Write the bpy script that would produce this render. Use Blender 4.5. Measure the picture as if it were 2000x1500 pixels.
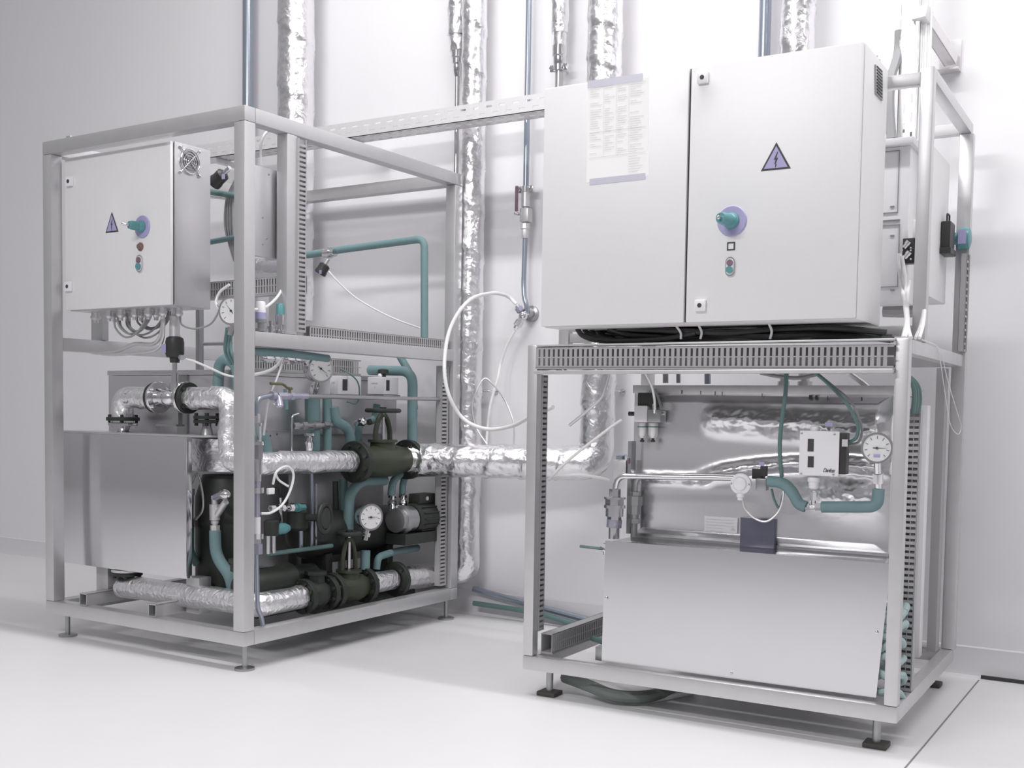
import bpy, bmesh, math, random
from mathutils import Vector, Matrix
random.seed(7)
for o in list(bpy.data.objects): bpy.data.objects.remove(o, do_unlink=True)
SC = bpy.context.scene; COL = SC.collection
PI = math.pi

# ------------------------------------------------------------------ camera
CF, CYAW, CPITCH, CROLL, CZ, CD, CSX, CSY = 2208.9452, -0.5451, -0.0554, 0.0151, 0.8959, 4.1708, -9.4263, 174.7433
_F = Vector((math.sin(CYAW)*math.cos(CPITCH), math.cos(CYAW)*math.cos(CPITCH), math.sin(CPITCH)))
_R = Vector((math.cos(CYAW), -math.sin(CYAW), 0)); _U = _R.cross(_F)
CR = _R*math.cos(CROLL)+_U*math.sin(CROLL); CU = -_R*math.sin(CROLL)+_U*math.cos(CROLL)
CO = Vector((0, -CD, CZ))
cd = bpy.data.cameras.new('camera'); cam = bpy.data.objects.new('camera', cd); COL.objects.link(cam)
cd.sensor_fit = 'HORIZONTAL'; cd.sensor_width = 36; cd.lens = CF/2000*36
cd.shift_x = -CSX/2000; cd.shift_y = CSY/2000; cd.clip_start = 0.05
M = Matrix((CR, CU, -_F)).transposed().to_4x4(); M.translation = CO; cam.matrix_world = M
SC.camera = cam

# ------------------------------------------------------------------ light
SC.view_settings.view_transform = 'Standard'; SC.view_settings.look = 'None'
SC.view_settings.exposure = 0.0; SC.view_settings.gamma = 1; SC.view_settings.use_curve_mapping = False
w = bpy.data.worlds.new('world'); SC.world = w; w.use_nodes = True
_nt = w.node_tree; _bg = _nt.nodes['Background']; _bg.inputs[1].default_value = WORLD = 1.0
_tc = _nt.nodes.new('ShaderNodeTexCoord'); _sx = _nt.nodes.new('ShaderNodeSeparateXYZ'); _cr = _nt.nodes.new('ShaderNodeValToRGB')
_mr = _nt.nodes.new('ShaderNodeMapRange'); _mr.inputs['From Min'].default_value = -1
_nt.links.new(_tc.outputs['Generated'], _sx.inputs[0]); _nt.links.new(_sx.outputs['Z'], _mr.inputs['Value']); _nt.links.new(_mr.outputs[0], _cr.inputs[0]); _nt.links.new(_cr.outputs[0], _bg.inputs[0])
e = _cr.color_ramp.elements; e[0].position = .40; e[0].color = (.20, .197, .205, 1); e[1].position = .95; e[1].color = (.50, .495, .505, 1)
e = e.new(.6); e.color = (.30, .296, .305, 1)          # dim room walls below, pale ceiling above
def area(name, loc, sx, sy, power, target=None, col=(1, .985, .99)):
    l = bpy.data.lights.new(name, 'AREA'); l.shape = 'RECTANGLE'; l.size = sx; l.size_y = sy; l.energy = power; l.color = col
    o = bpy.data.objects.new(name, l); COL.objects.link(o); o.location = loc
    if target: o.rotation_euler = (Vector(target)-Vector(loc)).to_track_quat('-Z', 'Y').to_euler()
    return o
area('ceiling_tube_light', (-0.85, -1.37, 3.9), 5.2, .10, 134)
area('ceiling_tube_light', (-2.0, -4.6, 3.3), 1.8, .25, 62, (-1.4, 0, 1.2))

# ------------------------------------------------------------------ helpers
WL = {}                                   # world location of each empty / part
def tag(o, label=None, cat=None, group=None, kind=None):
    if label: o['label'] = label
    if cat: o['category'] = cat
    if group: o['group'] = group
    if kind: o['kind'] = kind
    return o
def thing(name, label, cat, loc, group=None):
    o = bpy.data.objects.new(name, None); COL.objects.link(o); o.location = loc; o.empty_display_size = .05
    WL[o] = Vector(loc); return tag(o, label, cat, group)
def basis(d):
    d = Vector(d).normalized(); a = Vector((0, 0, 1)) if abs(d.z) < .9 else Vector((1, 0, 0))
    x = a.cross(d).normalized(); return x, d.cross(x), d
class MB:
    def __init__(s): s.v = []; s.f = []
    def add(s, v, f):
        n = len(s.v); s.v += [Vector(p) for p in v]; s.f += [tuple(i+n for i in q) for q in f]; return s
    def box(s, o, ax, ay, az, bev=0):      # corner o and three edge vectors
        o, ax, ay, az = Vector(o), Vector(ax), Vector(ay), Vector(az)
        if ax.cross(ay).dot(az) < 0: ax, ay = ay, ax
        pts = [o, o+ax, o+ax+ay, o+ay, o+az, o+ax+az, o+ax+ay+az, o+ay+az]
        fs = [(0, 3, 2, 1), (4, 5, 6, 7), (0, 1, 5, 4), (1, 2, 6, 5), (2, 3, 7, 6), (3, 0, 4, 7)]
        if bev <= 0: return s.add(pts, fs)
        bm = bmesh.new(); vs = [bm.verts.new(p) for p in pts]
        for q in fs: bm.faces.new([vs[i] for i in q])
        bmesh.ops.bevel(bm, geom=bm.edges[:], offset=bev, segments=2, profile=.6, affect='EDGES')
        bm.verts.index_update(); s.add([v.co.copy() for v in bm.verts], [[v.index for v in f.verts] for f in bm.faces]); bm.free(); return s
    def tube(s, path, r, n=12, cap=True, rf=None):
        path = [Vector(p) for p in path]; m = len(path); rings = []
        t = (path[1]-path[0]).normalized(); x, y, _ = basis(t); L = 0
        for i, p in enumerate(path):
            if i: L += (p-path[i-1]).length
            t2 = (path[min(i+1, m-1)]-path[max(i-1, 0)]).normalized()
            q = t.rotation_difference(t2); x = q @ x; y = q @ y; t = t2
            ring = []
            for k in range(n):
                a = 2*PI*k/n; rr = r if rf is None else rf(L, a)
                ring.append(p+x*math.cos(a)*rr+y*math.sin(a)*rr)
            rings.append(ring)
        v = [q for g in rings for q in g]
        f = [(i*n+k, i*n+(k+1) % n, (i+1)*n+(k+1) % n, (i+1)*n+k) for i in range(m-1) for k in range(n)]
        if cap: f += [tuple(range(n-1, -1, -1)), tuple((m-1)*n+k for k in range(n))]
        return s.add(v, f)
    def cyl(s, a, b, r, r2=None, n=18):
        return s.lathe(a, Vector(b)-Vector(a), [(0, r), ((Vector(b)-Vector(a)).length, r if r2 is None else r2)], n)
    def lathe(s, o, d, prof, n=20, cap=True):
        x, y, d = basis(d); o = Vector(o); v = []
        for t, r in prof: v += [o+d*t+x*math.cos(2*PI*k/n)*max(r, 1e-5)+y*math.sin(2*PI*k/n)*max(r, 1e-5) for k in range(n)]
        m = len(prof); f = [(i*n+k, i*n+(k+1) % n, (i+1)*n+(k+1) % n, (i+1)*n+k) for i in range(m-1) for k in range(n)]
        if cap: f += [tuple(range(n-1, -1, -1)), tuple((m-1)*n+k for k in range(n))]
        return s.add(v, f)
    def ball(s, c, r, sc=(1, 1, 1)):
        v = []; f = []; n, m = 14, 8; c = Vector(c)
        for i in range(m+1):
            th = PI*i/m
            for k in range(n): v.append(c+Vector((math.sin(th)*math.cos(2*PI*k/n)*sc[0], math.sin(th)*math.sin(2*PI*k/n)*sc[1], math.cos(th)*sc[2]))*r)
        for i in range(m):
            for k in range(n): f.append((i*n+k, (i+1)*n+k, (i+1)*n+(k+1) % n, i*n+(k+1) % n))
        return s.add(v, f)
    def prism(s, poly, ext):
        p = [Vector(q) for q in poly]; n = len(p); e = Vector(ext)
        return s.add(p+[q+e for q in p], [tuple(range(n-1, -1, -1)), tuple(range(n, 2*n))]+[(i, (i+1) % n, n+(i+1) % n, n+i) for i in range(n)])
    def ring(s, c, d, R, r, n=28, m=10):
        x, y, d = basis(d); c = Vector(c)
        pts = [c+(x*math.cos(2*PI*i/n)+y*math.sin(2*PI*i/n))*R for i in range(n)]; v = []; f = []
        for i in range(n):
            rad = (pts[i]-c).normalized()
            v += [pts[i]+rad*math.cos(2*PI*k/m)*r+d*math.sin(2*PI*k/m)*r for k in range(m)]
        for i in range(n):
            for k in range(m): f.append((i*m+k, i*m+(k+1) % m, ((i+1) % n)*m+(k+1) % m, ((i+1) % n)*m+k))
        return s.add(v, f)
    def build(s, name, mat, parent=None, label=None, sharp=.6, kind=None):
        if not s.v: return None
        c = sum(s.v, Vector())/len(s.v)
        me = bpy.data.meshes.new(name); me.from_pydata([tuple(p-c) for p in s.v], [], s.f); me.materials.append(mat)
        bm = bmesh.new(); bm.from_mesh(me); bmesh.ops.recalc_face_normals(bm, faces=bm.faces[:]); bm.to_mesh(me); bm.free()
        for p in me.polygons: p.use_smooth = True
        me.set_sharp_from_angle(angle=sharp)
        o = bpy.data.objects.new(name, me); COL.objects.link(o); WL[o] = c
        if parent: o.parent = parent; o.location = c-WL[parent]
        else: o.location = c
        if label: o['label'] = label
        if kind: o['kind'] = kind
        return o
def fillet(pts, r, n=6):
    pts = [Vector(p) for p in pts]; out = [pts[0]]
    for i in range(1, len(pts)-1):
        a = (pts[i-1]-pts[i]); b = (pts[i+1]-pts[i]); k = min(r, a.length*.49, b.length*.49)
        p0 = pts[i]+a.normalized()*k; p2 = pts[i]+b.normalized()*k
        for j in range(n+1):
            t = j/n; out.append(p0*(1-t)**2+pts[i]*2*t*(1-t)+p2*t*t)
    out.append(pts[-1]); return out
def smooth(pts, n=8):
    p = [Vector(q) for q in pts]; p = [p[0]*2-p[1]]+p+[p[-1]*2-p[-2]]; out = []
    for i in range(1, len(p)-2):
        for j in range(n):
            t = j/n; a, b, c, d = p[i-1], p[i], p[i+1], p[i+2]
            out.append(.5*((2*b)+(c-a)*t+(2*a-5*b+4*c-d)*t*t+(3*b-a-3*c+d)*t**3))
    out.append(p[-2]); return out
def dense(path, step):
    out = [path[0]]
    for a, b in zip(path, path[1:]):
        k = max(1, int((b-a).length/step))
        out += [a.lerp(b, j/k) for j in range(1, k+1)]
    return out
class Frame:                               # a plan position and heading; P maps (right, back, up) to the room
    def __init__(s, x, y, th):
        s.o = Vector((x, y, 0)); s.u = Vector((math.cos(th), math.sin(th), 0)); s.v = Vector((-math.sin(th), math.cos(th), 0)); s.z = Vector((0, 0, 1))
    def P(s, u, v, z): return s.o+s.u*u+s.v*v+s.z*z
    def ray(s, x, y): return _F+CR*((x-1000-CSX)/CF)-CU*((y-750-CSY)/CF)
    def av(s, x, y, v):                    # survey sight line met with the vertical plane at depth v
        d = s.ray(x, y); return CO+d*(((s.o+s.v*v-CO).dot(s.v))/d.dot(s.v))
    def au(s, x, y, u):
        d = s.ray(x, y); return CO+d*(((s.o+s.u*u-CO).dot(s.u))/d.dot(s.u))
    def pv(s, pts): return [s.av(*p) for p in pts]
    def pu(s, pts): return [s.au(*p) for p in pts]
    def box(s, mb, u0, u1, v0, v1, z0, z1, bev=0): return mb.box(s.P(u0, v0, z0), s.u*(u1-u0), s.v*(v1-v0), s.z*(z1-z0), bev)
def at_z(x, y, z):
    d = _F+CR*((x-1000-CSX)/CF)-CU*((y-750-CSY)/CF); return CO+d*((z-CO.z)/d.z)
L = Frame(-2.707, -1.4023, -.0236)         # left equipment frame, origin its front right corner
R = Frame(-1.7842, -1.1182, .0162)         # right equipment frame, origin its front left corner
W = Frame(0, 0, 0)                         # the wall
Z = Vector((0, 0, 1))

# ------------------------------------------------------------------ materials
def mat(name, col, rough=.5, metal=0, noise=0, nscale=30, bump=0, bscale=60, coat=0, alpha=1, spec=.5, stretch=None, bdist=.002, trans=0):
    m = bpy.data.materials.new(name); m.use_nodes = True; nt = m.node_tree; b = nt.nodes['Principled BSDF']
    b.inputs['Base Color'].default_value = (*col, 1); b.inputs['Roughness'].default_value = rough; b.inputs['Metallic'].default_value = metal
    b.inputs['Coat Weight'].default_value = coat; b.inputs['Specular IOR Level'].default_value = spec; b.inputs['Alpha'].default_value = alpha
    b.inputs['Transmission Weight'].default_value = trans
    tc = nt.nodes.new('ShaderNodeTexCoord'); mp = nt.nodes.new('ShaderNodeMapping'); nt.links.new(tc.outputs['Object'], mp.inputs[0])
    if stretch: mp.inputs['Scale'].default_value = stretch
    if noise:
        n = nt.nodes.new('ShaderNodeTexNoise'); n.inputs['Scale'].default_value = nscale; n.inputs['Detail'].default_value = 5
        nt.links.new(mp.outputs[0], n.inputs['Vector']); mr = nt.nodes.new('ShaderNodeMapRange')
        mr.inputs['To Min'].default_value = 1-noise; mr.inputs['To Max'].default_value = 1+noise
        nt.links.new(n.outputs['Fac'], mr.inputs['Value']); mx = nt.nodes.new('ShaderNodeVectorMath'); mx.operation = 'SCALE'
        mx.inputs[0].default_value = col; nt.links.new(mr.outputs[0], mx.inputs['Scale']); nt.links.new(mx.outputs[0], b.inputs['Base Color'])
    if bump:
        n = nt.nodes.new('ShaderNodeTexNoise'); n.inputs['Scale'].default_value = bscale; n.inputs['Detail'].default_value = 3
        nt.links.new(mp.outputs[0], n.inputs['Vector']); bp = nt.nodes.new('ShaderNodeBump'); bp.inputs['Strength'].default_value = bump
        bp.inputs['Distance'].default_value = bdist; nt.links.new(n.outputs['Fac'], bp.inputs['Height']); nt.links.new(bp.outputs[0], b.inputs['Normal'])
    return m
def foil_mat(name, col, rough, strength, scale, metal=1):
    m = mat(name, col, rough, metal); nt = m.node_tree; b = nt.nodes['Principled BSDF']
    tc = nt.nodes['Texture Coordinate']
    v = nt.nodes.new('ShaderNodeTexVoronoi'); v.inputs['Scale'].default_value = scale; v.feature = 'SMOOTH_F1'
    n = nt.nodes.new('ShaderNodeTexNoise'); n.inputs['Scale'].default_value = scale*.45; n.inputs['Detail'].default_value = 6; n.inputs['Distortion'].default_value = 1.2
    for q in (v, n): nt.links.new(tc.outputs['Object'], q.inputs['Vector'])
    ad = nt.nodes.new('ShaderNodeMath'); ad.operation = 'MULTIPLY_ADD'; ad.inputs[1].default_value = .45
    nt.links.new(v.outputs['Distance'], ad.inputs[0]); nt.links.new(n.outputs['Fac'], ad.inputs[2])
    bp = nt.nodes.new('ShaderNodeBump'); bp.inputs['Strength'].default_value = strength; bp.inputs['Distance'].default_value = .012
    nt.links.new(ad.outputs[0], bp.inputs['Height']); nt.links.new(bp.outputs[0], b.inputs['Normal']); return m
m_wall = mat('wall_paint', (.80, .79, .81), .6, noise=.02, nscale=2, bump=.1, bscale=90)
m_skirt = mat('skirting_paint', (.70, .69, .71), .5, noise=.02, nscale=3)
m_floor = mat('floor_screed', (.72, .715, .725), .38, noise=.025, nscale=3, bump=.06, bscale=40, spec=.4)
m_frame = mat('brushed_stainless', (.63, .625, .635), .38, .7, noise=.06, nscale=18, bump=.05, bscale=200, stretch=(1, 1, 1))
m_sheet = mat('polished_sheet', (.72, .71, .73), .13, .92, noise=.03, nscale=5, bump=.02, bscale=3, bdist=.004)
m_satin = mat('satin_sheet', (.70, .69, .71), .34, .85, noise=.03, nscale=6)
m_chrome = mat('chrome', (.75, .74, .76), .14, 1)
m_dullsteel = mat('dull_steel', (.42, .42, .43), .35, .9, noise=.08, nscale=30)
m_foil = foil_mat('aluminium_foil', (.86, .85, .87), .27, .5, 38)
m_foilf = foil_mat('fine_foil', (.92, .91, .93), .38, .5, 70)
m_foilw = foil_mat('foil_cladding', (.84, .83, .85), .24, .015, 9, .8)
m_darkhose = mat('dark_grey_hose', (.16, .185, .17), .5, noise=.1)
m_galv = mat('galvanised', (.72, .71, .72), .4, .7, noise=.1, nscale=40)
m_traywhite = mat('tray_zinc', (.78, .77, .78), .42, .35, noise=.06, nscale=40)
m_cab = mat('cabinet_paint', (.79, .785, .795), .42, noise=.015, nscale=40, bump=.08, bscale=300, bdist=.0006)
m_cabd = mat('cabinet_gap', (.10, .10, .10), .7)
m_duct = mat('grey_plastic', (.40, .395, .405), .5, noise=.03)
m_black = mat('black_plastic', (.035, .036, .035), .45)
m_iron = mat('dark_cast_iron', (.032, .037, .032), .5, .2, noise=.3, nscale=30, bump=.2, bscale=80)
m_green = mat('green_valve_paint', (.045, .056, .034), .5, .1, noise=.3, nscale=20)
m_teal = mat('teal_insulation', (.17, .275, .29), .6, noise=.08, nscale=25, bump=.15, bscale=120)
m_palteal = mat('pale_teal_hose', (.36, .47, .47), .5, noise=.08, nscale=30)
m_greenhose = mat('green_hose', (.11, .19, .185), .4, noise=.1, nscale=20)
m_tealpl = mat('teal_plastic', (.11, .30, .32), .35)
m_lav = mat('lavender_plastic', (.38, .36, .58), .45)
m_lavs = mat('lavender_label', (.40, .37, .60), .5)
m_lavg = mat('grey_lavender_metal', (.44, .43, .53), .3, .6)
m_blue = mat('blue_grey_pipe', (.37, .41, .48), .28, .75, noise=.05)
m_copper = mat('grey_copper_pipe', (.5, .49, .5), .3, .8, noise=.05)
m_white = mat('white_plastic', (.82, .81, .83), .4)
m_hose = mat('white_hose', (.80, .80, .80), .35)
m_cable = mat('grey_cable', (.30, .30, .31), .5)
m_blackcable = mat('black_cable', (.02, .022, .022), .4)
m_dial = mat('dial_white', (.78, .78, .78), .4)
m_ink = mat('dark_ink', (.05, .05, .055), .6)
m_greyink = mat('grey_print', (.66, .66, .68), .7)
m_paper = mat('paper', (.95, .94, .93), .7, noise=.01)
m_tape = mat('clear_tape', (.60, .59, .68), .3)
m_brown = mat('brown_lamp', (.20, .13, .12), .35)
m_brass = mat('brass_lever', (.16, .15, .08), .4, .4)
m_maroon = mat('maroon_handle', (.22, .13, .18), .45)
m_navy = mat('dark_blue_glass', (.15, .15, .21), .3)
m_rubber = mat('rubber_foot', (.07, .065, .06), .7)
m_glass = mat('sight_glass', (.8, .85, .85), .08, trans=.9)

# ------------------------------------------------------------------ generic builders
def beam(F, name, a, b, c, d, e, f, parent, m=m_frame, bev=.004, label=None):
    mb = MB(); F.box(mb, a, b, c, d, e, f, bev); return mb.build(name, m, parent, label)
def duct(name, label, p0, p1, wd, nd, w=.06, dep=.04, pitch=.012, frac=.62, rows=2, cat='cable duct', m=None, group=None, lid=True):
    p0, p1 = Vector(p0), Vector(p1); a = (p1-p0); ln = a.length; a.normalize(); wd = Vector(wd).normalized(); nd = Vector(nd).normalized()
    t = thing(name, label, cat, (p0+p1)/2, group); m = m or m_duct
    mb = MB(); th = .002
    mb.box(p0, a*ln, wd*w, nd*th)
    e = .10
    bands = [(0, e)]+[(i/rows-.03, i/rows+.03) for i in range(1, rows)]+[(1-e, 1)]
    for q0, q1 in bands: mb.box(p0+nd*(dep-th)+wd*w*q0, a*ln, wd*w*(q1-q0), nd*th)
    mb.box(p0, a*ln, wd*th, nd*dep); mb.box(p0+wd*(w-th), a*ln, wd*th, nd*dep)
    n = int(ln/pitch)
    for i in range(n): mb.box(p0+a*(i*pitch)+nd*(dep-th*1.2)+wd*th, a*pitch*frac, wd*(w-2*th), nd*th)
    mb.build('slotted_trough', m, t)
    if lid:
        l = MB(); l.box(p0-wd*.004-nd*.001, a*ln, wd*.004, nd*(dep+.003)); l.build('lid', m, t)
    return t
def flange(mb, c, d, r, t=.016, bolts=4, br=.007):
    x, y, d = basis(d); c = Vector(c); mb.lathe(c-d*t/2, d, [(0, r*.97), (.002, r), (t-.002, r), (t, r*.97)], 28)
    for k in range(bolts):
        a = 2*PI*(k+.5)/bolts; p = c+(x*math.cos(a)+y*math.sin(a))*r*.78
        mb.lathe(p-d*(t/2+.010), d, [(0, br), (t+.02, br)], 6)
def gauge(label, c, d, r, dep, stem_to, cat='pressure gauge', needle=.3, mcase=None, lav=False, face=None):
    """dial gauge: c centre of the glass, d the way it faces"""
    x, y, d = basis(d); c = Vector(c); t = thing('pressure_gauge', label, cat, Vector(stem_to))
    MB().lathe(c-d*dep, d, [(0, r*.86), (.008, r*.95), (dep-.006, r*.95), (dep, r*.93)], 36).build('case', mcase or m_chrome, t)
    MB().lathe(c-d*.004, d, [(0, r*.97), (0, r*1.04), (.008, r*1.04), (.008, r*.90), (.002, r*.88)], 40, cap=False).build('bezel', m_chrome, t)
    MB().lathe(c-d*.0005, d, [(0, r*.90), (.0025, r*.90)], 36).build('dial', m_dial, t)
    s = MB()
    up = y if abs(y.z) > abs(x.z) else x; up = up*(1 if up.z > 0 else -1); rt = up.cross(d)
    for k in range(9):
        a = math.radians(-135+k*33.75); dirv = up*math.cos(a)+rt*math.sin(a); sd = dirv.cross(d)
        s.box(c+d*.002+dirv*r*.62-sd*r*.012, dirv*r*.18, sd*r*.03, d*.001)
    s.build('scale_marks', m_ink, t)
    nb = MB(); a = needle; dirv = up*math.cos(a)+rt*math.sin(a); sd = dirv.cross(d)
    nb.prism([c+d*.0035-dirv*r*.25-sd*r*.03, c+d*.0035-dirv*r*.25+sd*r*.03, c+d*.0035+dirv*r*.72], d*.001); nb.lathe(c+d*.002, d, [(0, r*.08), (.004, r*.08)], 12)
    nb.build('needle', m_ink, t)
    if lav:
        MB().box(c+d*.002-up*r*.62-rt*r*.2, rt*r*.42, up*r*.2, d*.001).build('dial_label', m_lavs, t)
    base = c-d*dep*.55-up*r*.85
    st = MB(); st.tube([base, Vector(stem_to)], .011*r/.045, 12); q = base.lerp(Vector(stem_to), .4); st.cyl(q, base.lerp(Vector(stem_to), .7), .016*r/.045, n=6); st.build('stem', m_chrome, t)
    return t
def foil_pipe(mb, path, r, pitch=.09, seam=.003, wob=.03, n=28, step=.012):
    path = dense([Vector(p) for p in path], step); ph = random.random()*6; s1, s2, s3 = random.random()*6, random.random()*6, random.random()*6
    def rf(l, a):
        q = (l/pitch+a/(2*PI)+ph) % 1
        k = 1+wob*(.35*math.sin(a*3+l*23+s1)*math.sin(l*41+s2)+.3*math.sin(a*5-l*57+s3)+.35*math.sin(a*2+l*13+s2))*.5
        return r*k+seam*(1-q)**3
    return mb.tube(path, r, n, True, rf)
def hose(name, label, path, r, m, cat='hose', n=10, group=None, fil=None):
    p = fillet(path, fil) if fil else smooth(path)
    o = MB().tube(p, r, n).build(name, m); return tag(o, label, cat, group)
def fittings(mb, path, prof):
    """stack of hex nuts and collars along a straight line: prof = [(t0,t1,r,sides)]"""
    a, b = Vector(path[0]), Vector(path[1]); d = b-a
    for t0, t1, r, n in prof: mb.cyl(a+d*t0, a+d*t1, r, n=n)
    return mb

# ================================================================== the room
mb = MB(); mb.box((-13, -9, -.1), (20, 0, 0), (0, 9.2, 0), (0, 0, .1)); floor = mb.build('floor', m_floor, kind='structure')
mb = MB()
for a, b in (((1912, 1328), (1842, 1412)), ((1842, 1412), (1806, 1455)), ((1806, 1455), (1745, 1526))):
    p, q = at_z(*a, .0008), at_z(*b, .0008); s = (q-p).cross(Z).normalized()*.0022; mb.box(p-s, s*2, q-p, Z*.0006)
mb.build('floor_joint', mat('joint_dirt', (.22, .21, .22), .8), floor, 'thin dark joint line in the pale floor')
mb = MB(); mb.box((-13, 0, 0), (20, 0, 0), (0, .2, 0), (0, 0, 4.6)); mb.build('wall_back', m_wall, kind='structure')
mb = MB(); prof = [(0, 0), (-.03, 0), (-.018, .006), (-.012, .02), (-.008, .10), (0, .104)]
mb.prism([(-13, y, z) for y, z in prof], (20, 0, 0)); sk = mb.build('baseboard_back', m_skirt, kind='structure')
a, b = W.av(1916, 1324, -.03), W.av(2040, 1338, -.03)
mb = MB(); mb.box((a.x, -.034, .0005), (1.2, 0, 0), (0, .008, 0), (0, 0, .012)); mb.build('skirting_gap', m_ink, sk, 'dark gap below the skirting at the right')

# ================================================================== left equipment frame
LW, LD, LZ0, LZ1 = 1.07, 1.25, .0865, 1.8865; T = .05
fr = thing('equipment_frame', 'open grey square-tube frame at the left, full-height cage with intact top rails', 'frame', L.P(-.5, .6, LZ0), None)
for u, v in ((-T, 0), (-LW, 0), (-T, LD-T), (-LW, LD-T)): beam(L, 'post', u, u+T, v, v+T, LZ0+T, LZ1-T, fr)
for z in (LZ0, LZ1-T):
    for v in (0, LD-T): beam(L, 'rail', -LW, 0, v, v+T, z, z+T, fr)
    for u in (-T, -LW): beam(L, 'rail', u, u+T, T, LD-T, z, z+T, fr)
for u in (-T, -LW): beam(L, 'rail', u, u+T, T, LD-T, 1.10, 1.15, fr)
beam(L, 'intermediate_post', -T, 0, .20, .25, 1.15, LZ1-T, fr)
for x in (152, 286):
    p = L.av(x, 1184 if x == 152 else 1207, .004) - L.o; u = p.dot(L.u)
    mb = MB(); zz = LZ0+T
    for q in ((u, u+.042, zz, zz+.003), (u, u+.042, zz+.042, zz+.045), (u, u+.003, zz, zz+.045), (u+.039, u+.042, zz, zz+.045)): L.box(mb, q[0], q[1], .012, LD-.02, q[2], q[3])
    mb.build('cross_tube', m_frame, fr, 'open ended cross tube lying on the front rail')
for u, v in ((-.03, .035), (-.99, .04), (-.03, LD-.04), (-.99, LD-.04)):
    mb = MB(); p = L.P(u, v, 0); mb.lathe(p, Z, [(0, .034), (.008, .034), (.012, .018), (.012, .009), (LZ0+.002, .009)], 18); mb.build('levelling_foot', m_dullsteel, fr)
mb = MB(); p = L.av(137, 268, .03); L.box(mb, 0, 0, 0, 0, 0, 0); mb = MB(); q = p-L.o; u = q.dot(L.u)
mb.cyl(L.P(u, .025, LZ1), L.P(u, .025, LZ1+.012), .007, n=6); mb.cyl(L.P(u-.012, .025, LZ1+.01), L.P(u+.012, .025, LZ1+.01), .004, n=8); mb.build('wing_bolt', m_chrome, fr)

# ================================================================== right equipment frame
RW, RD, RZ0, RZM, RZ1 = 1.142, .913, .081, 1.102, 1.852; t = .036
fr = thing('equipment_frame', 'open grey square-tube frame at the right, low front cage stepping up at the back', 'frame', R.P(.57, .45, RZ0), None)
for u in (0, RW-t):
    beam(R, 'post', u, u+t, 0, t, RZ0+.045, RZM, fr, bev=.006)
    beam(R, 'upright', u, u+t, .205, .205+t, RZM, RZ1, fr)
    beam(R, 'post', u, u+t*1.2, RD-t, RD, RZ0+.045, RZ1-t, fr)
    beam(R, 'rail', u, u+t, t, RD-t, RZ0, RZ0+.045, fr); beam(R, 'rail', u, u+t, t, RD-t, RZM-.04, RZM-.002, fr)
    beam(R, 'rail', u, u+t, .205+t, RD, RZ1-t, RZ1, fr)
for v in (0, RD-t): beam(R, 'rail', 0, RW, v, v+t, RZ0, RZ0+.045, fr, bev=.005)
beam(R, 'rail', t, RW-t, .21, .21+.03, RZ1-.045, RZ1-.01, fr); beam(R, 'rail', t, RW-t, .21, .21+.03, 1.12, 1.15, fr)
beam(R, 'rail', t, RW-t, RD-t, RD, RZ1-t, RZ1, fr); beam(R, 'rail', t, RW-t, RD-t, RD, RZM-.04, RZM, fr)
for u, v in ((.075, .045), (RW-.06, .045), (.06, RD-.05), (RW-.06, RD-.05)):
    mb = MB(); p = R.P(u, v, 0); mb.cyl(p, R.P(u, v, RZ0+.002), .011); mb.build('levelling_foot', m_dullsteel, fr)
    mb = MB(); R.box(mb, u-.032, u+.032, v-.03, v+.03, 0, .014, .004); mb.build('foot_pad', m_rubber, fr)

# ================================================================== control cabinets
def warning_sign(par, F, v, cx, cy, hw, hh):
    c = F.av(cx, cy, v); n = -F.v
    def tri(k, off): return [c+F.u*(-hw*k)-Z*hh*k*.5+n*off-Z*(1-k)*.0, c+F.u*(hw*k)-Z*hh*k*.5+n*off, c+Z*hh*k*.5+n*off]
    o = MB().prism(tri(1, .0005), n*.001).build('warning_sign', m_ink, par, 'triangular electrical hazard sign')
    sh = -Z*hh*.035
    MB().prism([q+sh for q in tri(.80, .0016)], n*.0006).build('sign_field', m_lavs, o, 'lavender field of the sign')
    b = [(.10, .34), (-.16, -.02), (-.01, -.02), (-.10, -.22), (-.03, -.19), (-.02, -.42), (.07, -.24), (.0, -.20), (.17, .06), (.02, .06), (.16, .34)]
    MB().prism([c+F.u*x*hw*.85+Z*(y*.78-.12)*hh+n*.0024 for x, y in b], n*.0006).build('lightning_bolt', m_ink, o)
def lock(par, F, v, x, y, s=.036):
    c = F.av(x, y, v); n = -F.v
    o = MB().box(c-F.u*s/2-Z*s/2, F.u*s, Z*s, n*.012, .003).build('door_lock', m_white, par)
    MB().lathe(c+n*.0121, n, [(0, s*.2), (.0012, s*.2), (.0012, s*.1), (.002, s*.1)], 14).build('keyhole', m_ink, o)
def rotary(par, F, v, x, y, r, dx=-.02, plen=.075, nub=False):
    c = F.av(x, y, v); n = -F.v
    o = MB().lathe(c, n, [(0, r), (.004, r), (.006, r*.96)], 40).build('switch_plate', m_lav, par, 'lavender round switch plate')
    d = (n+F.u*dx*3).normalized()
    MB().lathe(c+n*.005, d, [(0, r*.55), (.012, r*.5), (.016, r*.42), (plen*.8, r*.40), (plen, r*.34)], 24).build('rotary_handle', m_tealpl, o, 'teal rotary handle')
    e = c+n*.005+d*plen
    MB().lathe(e, d, [(0, r*.13), (.01 if not nub else .026, r*.13), (.012 if not nub else .03, r*.06)], 14).build('handle_tip', m_chrome, o)
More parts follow.
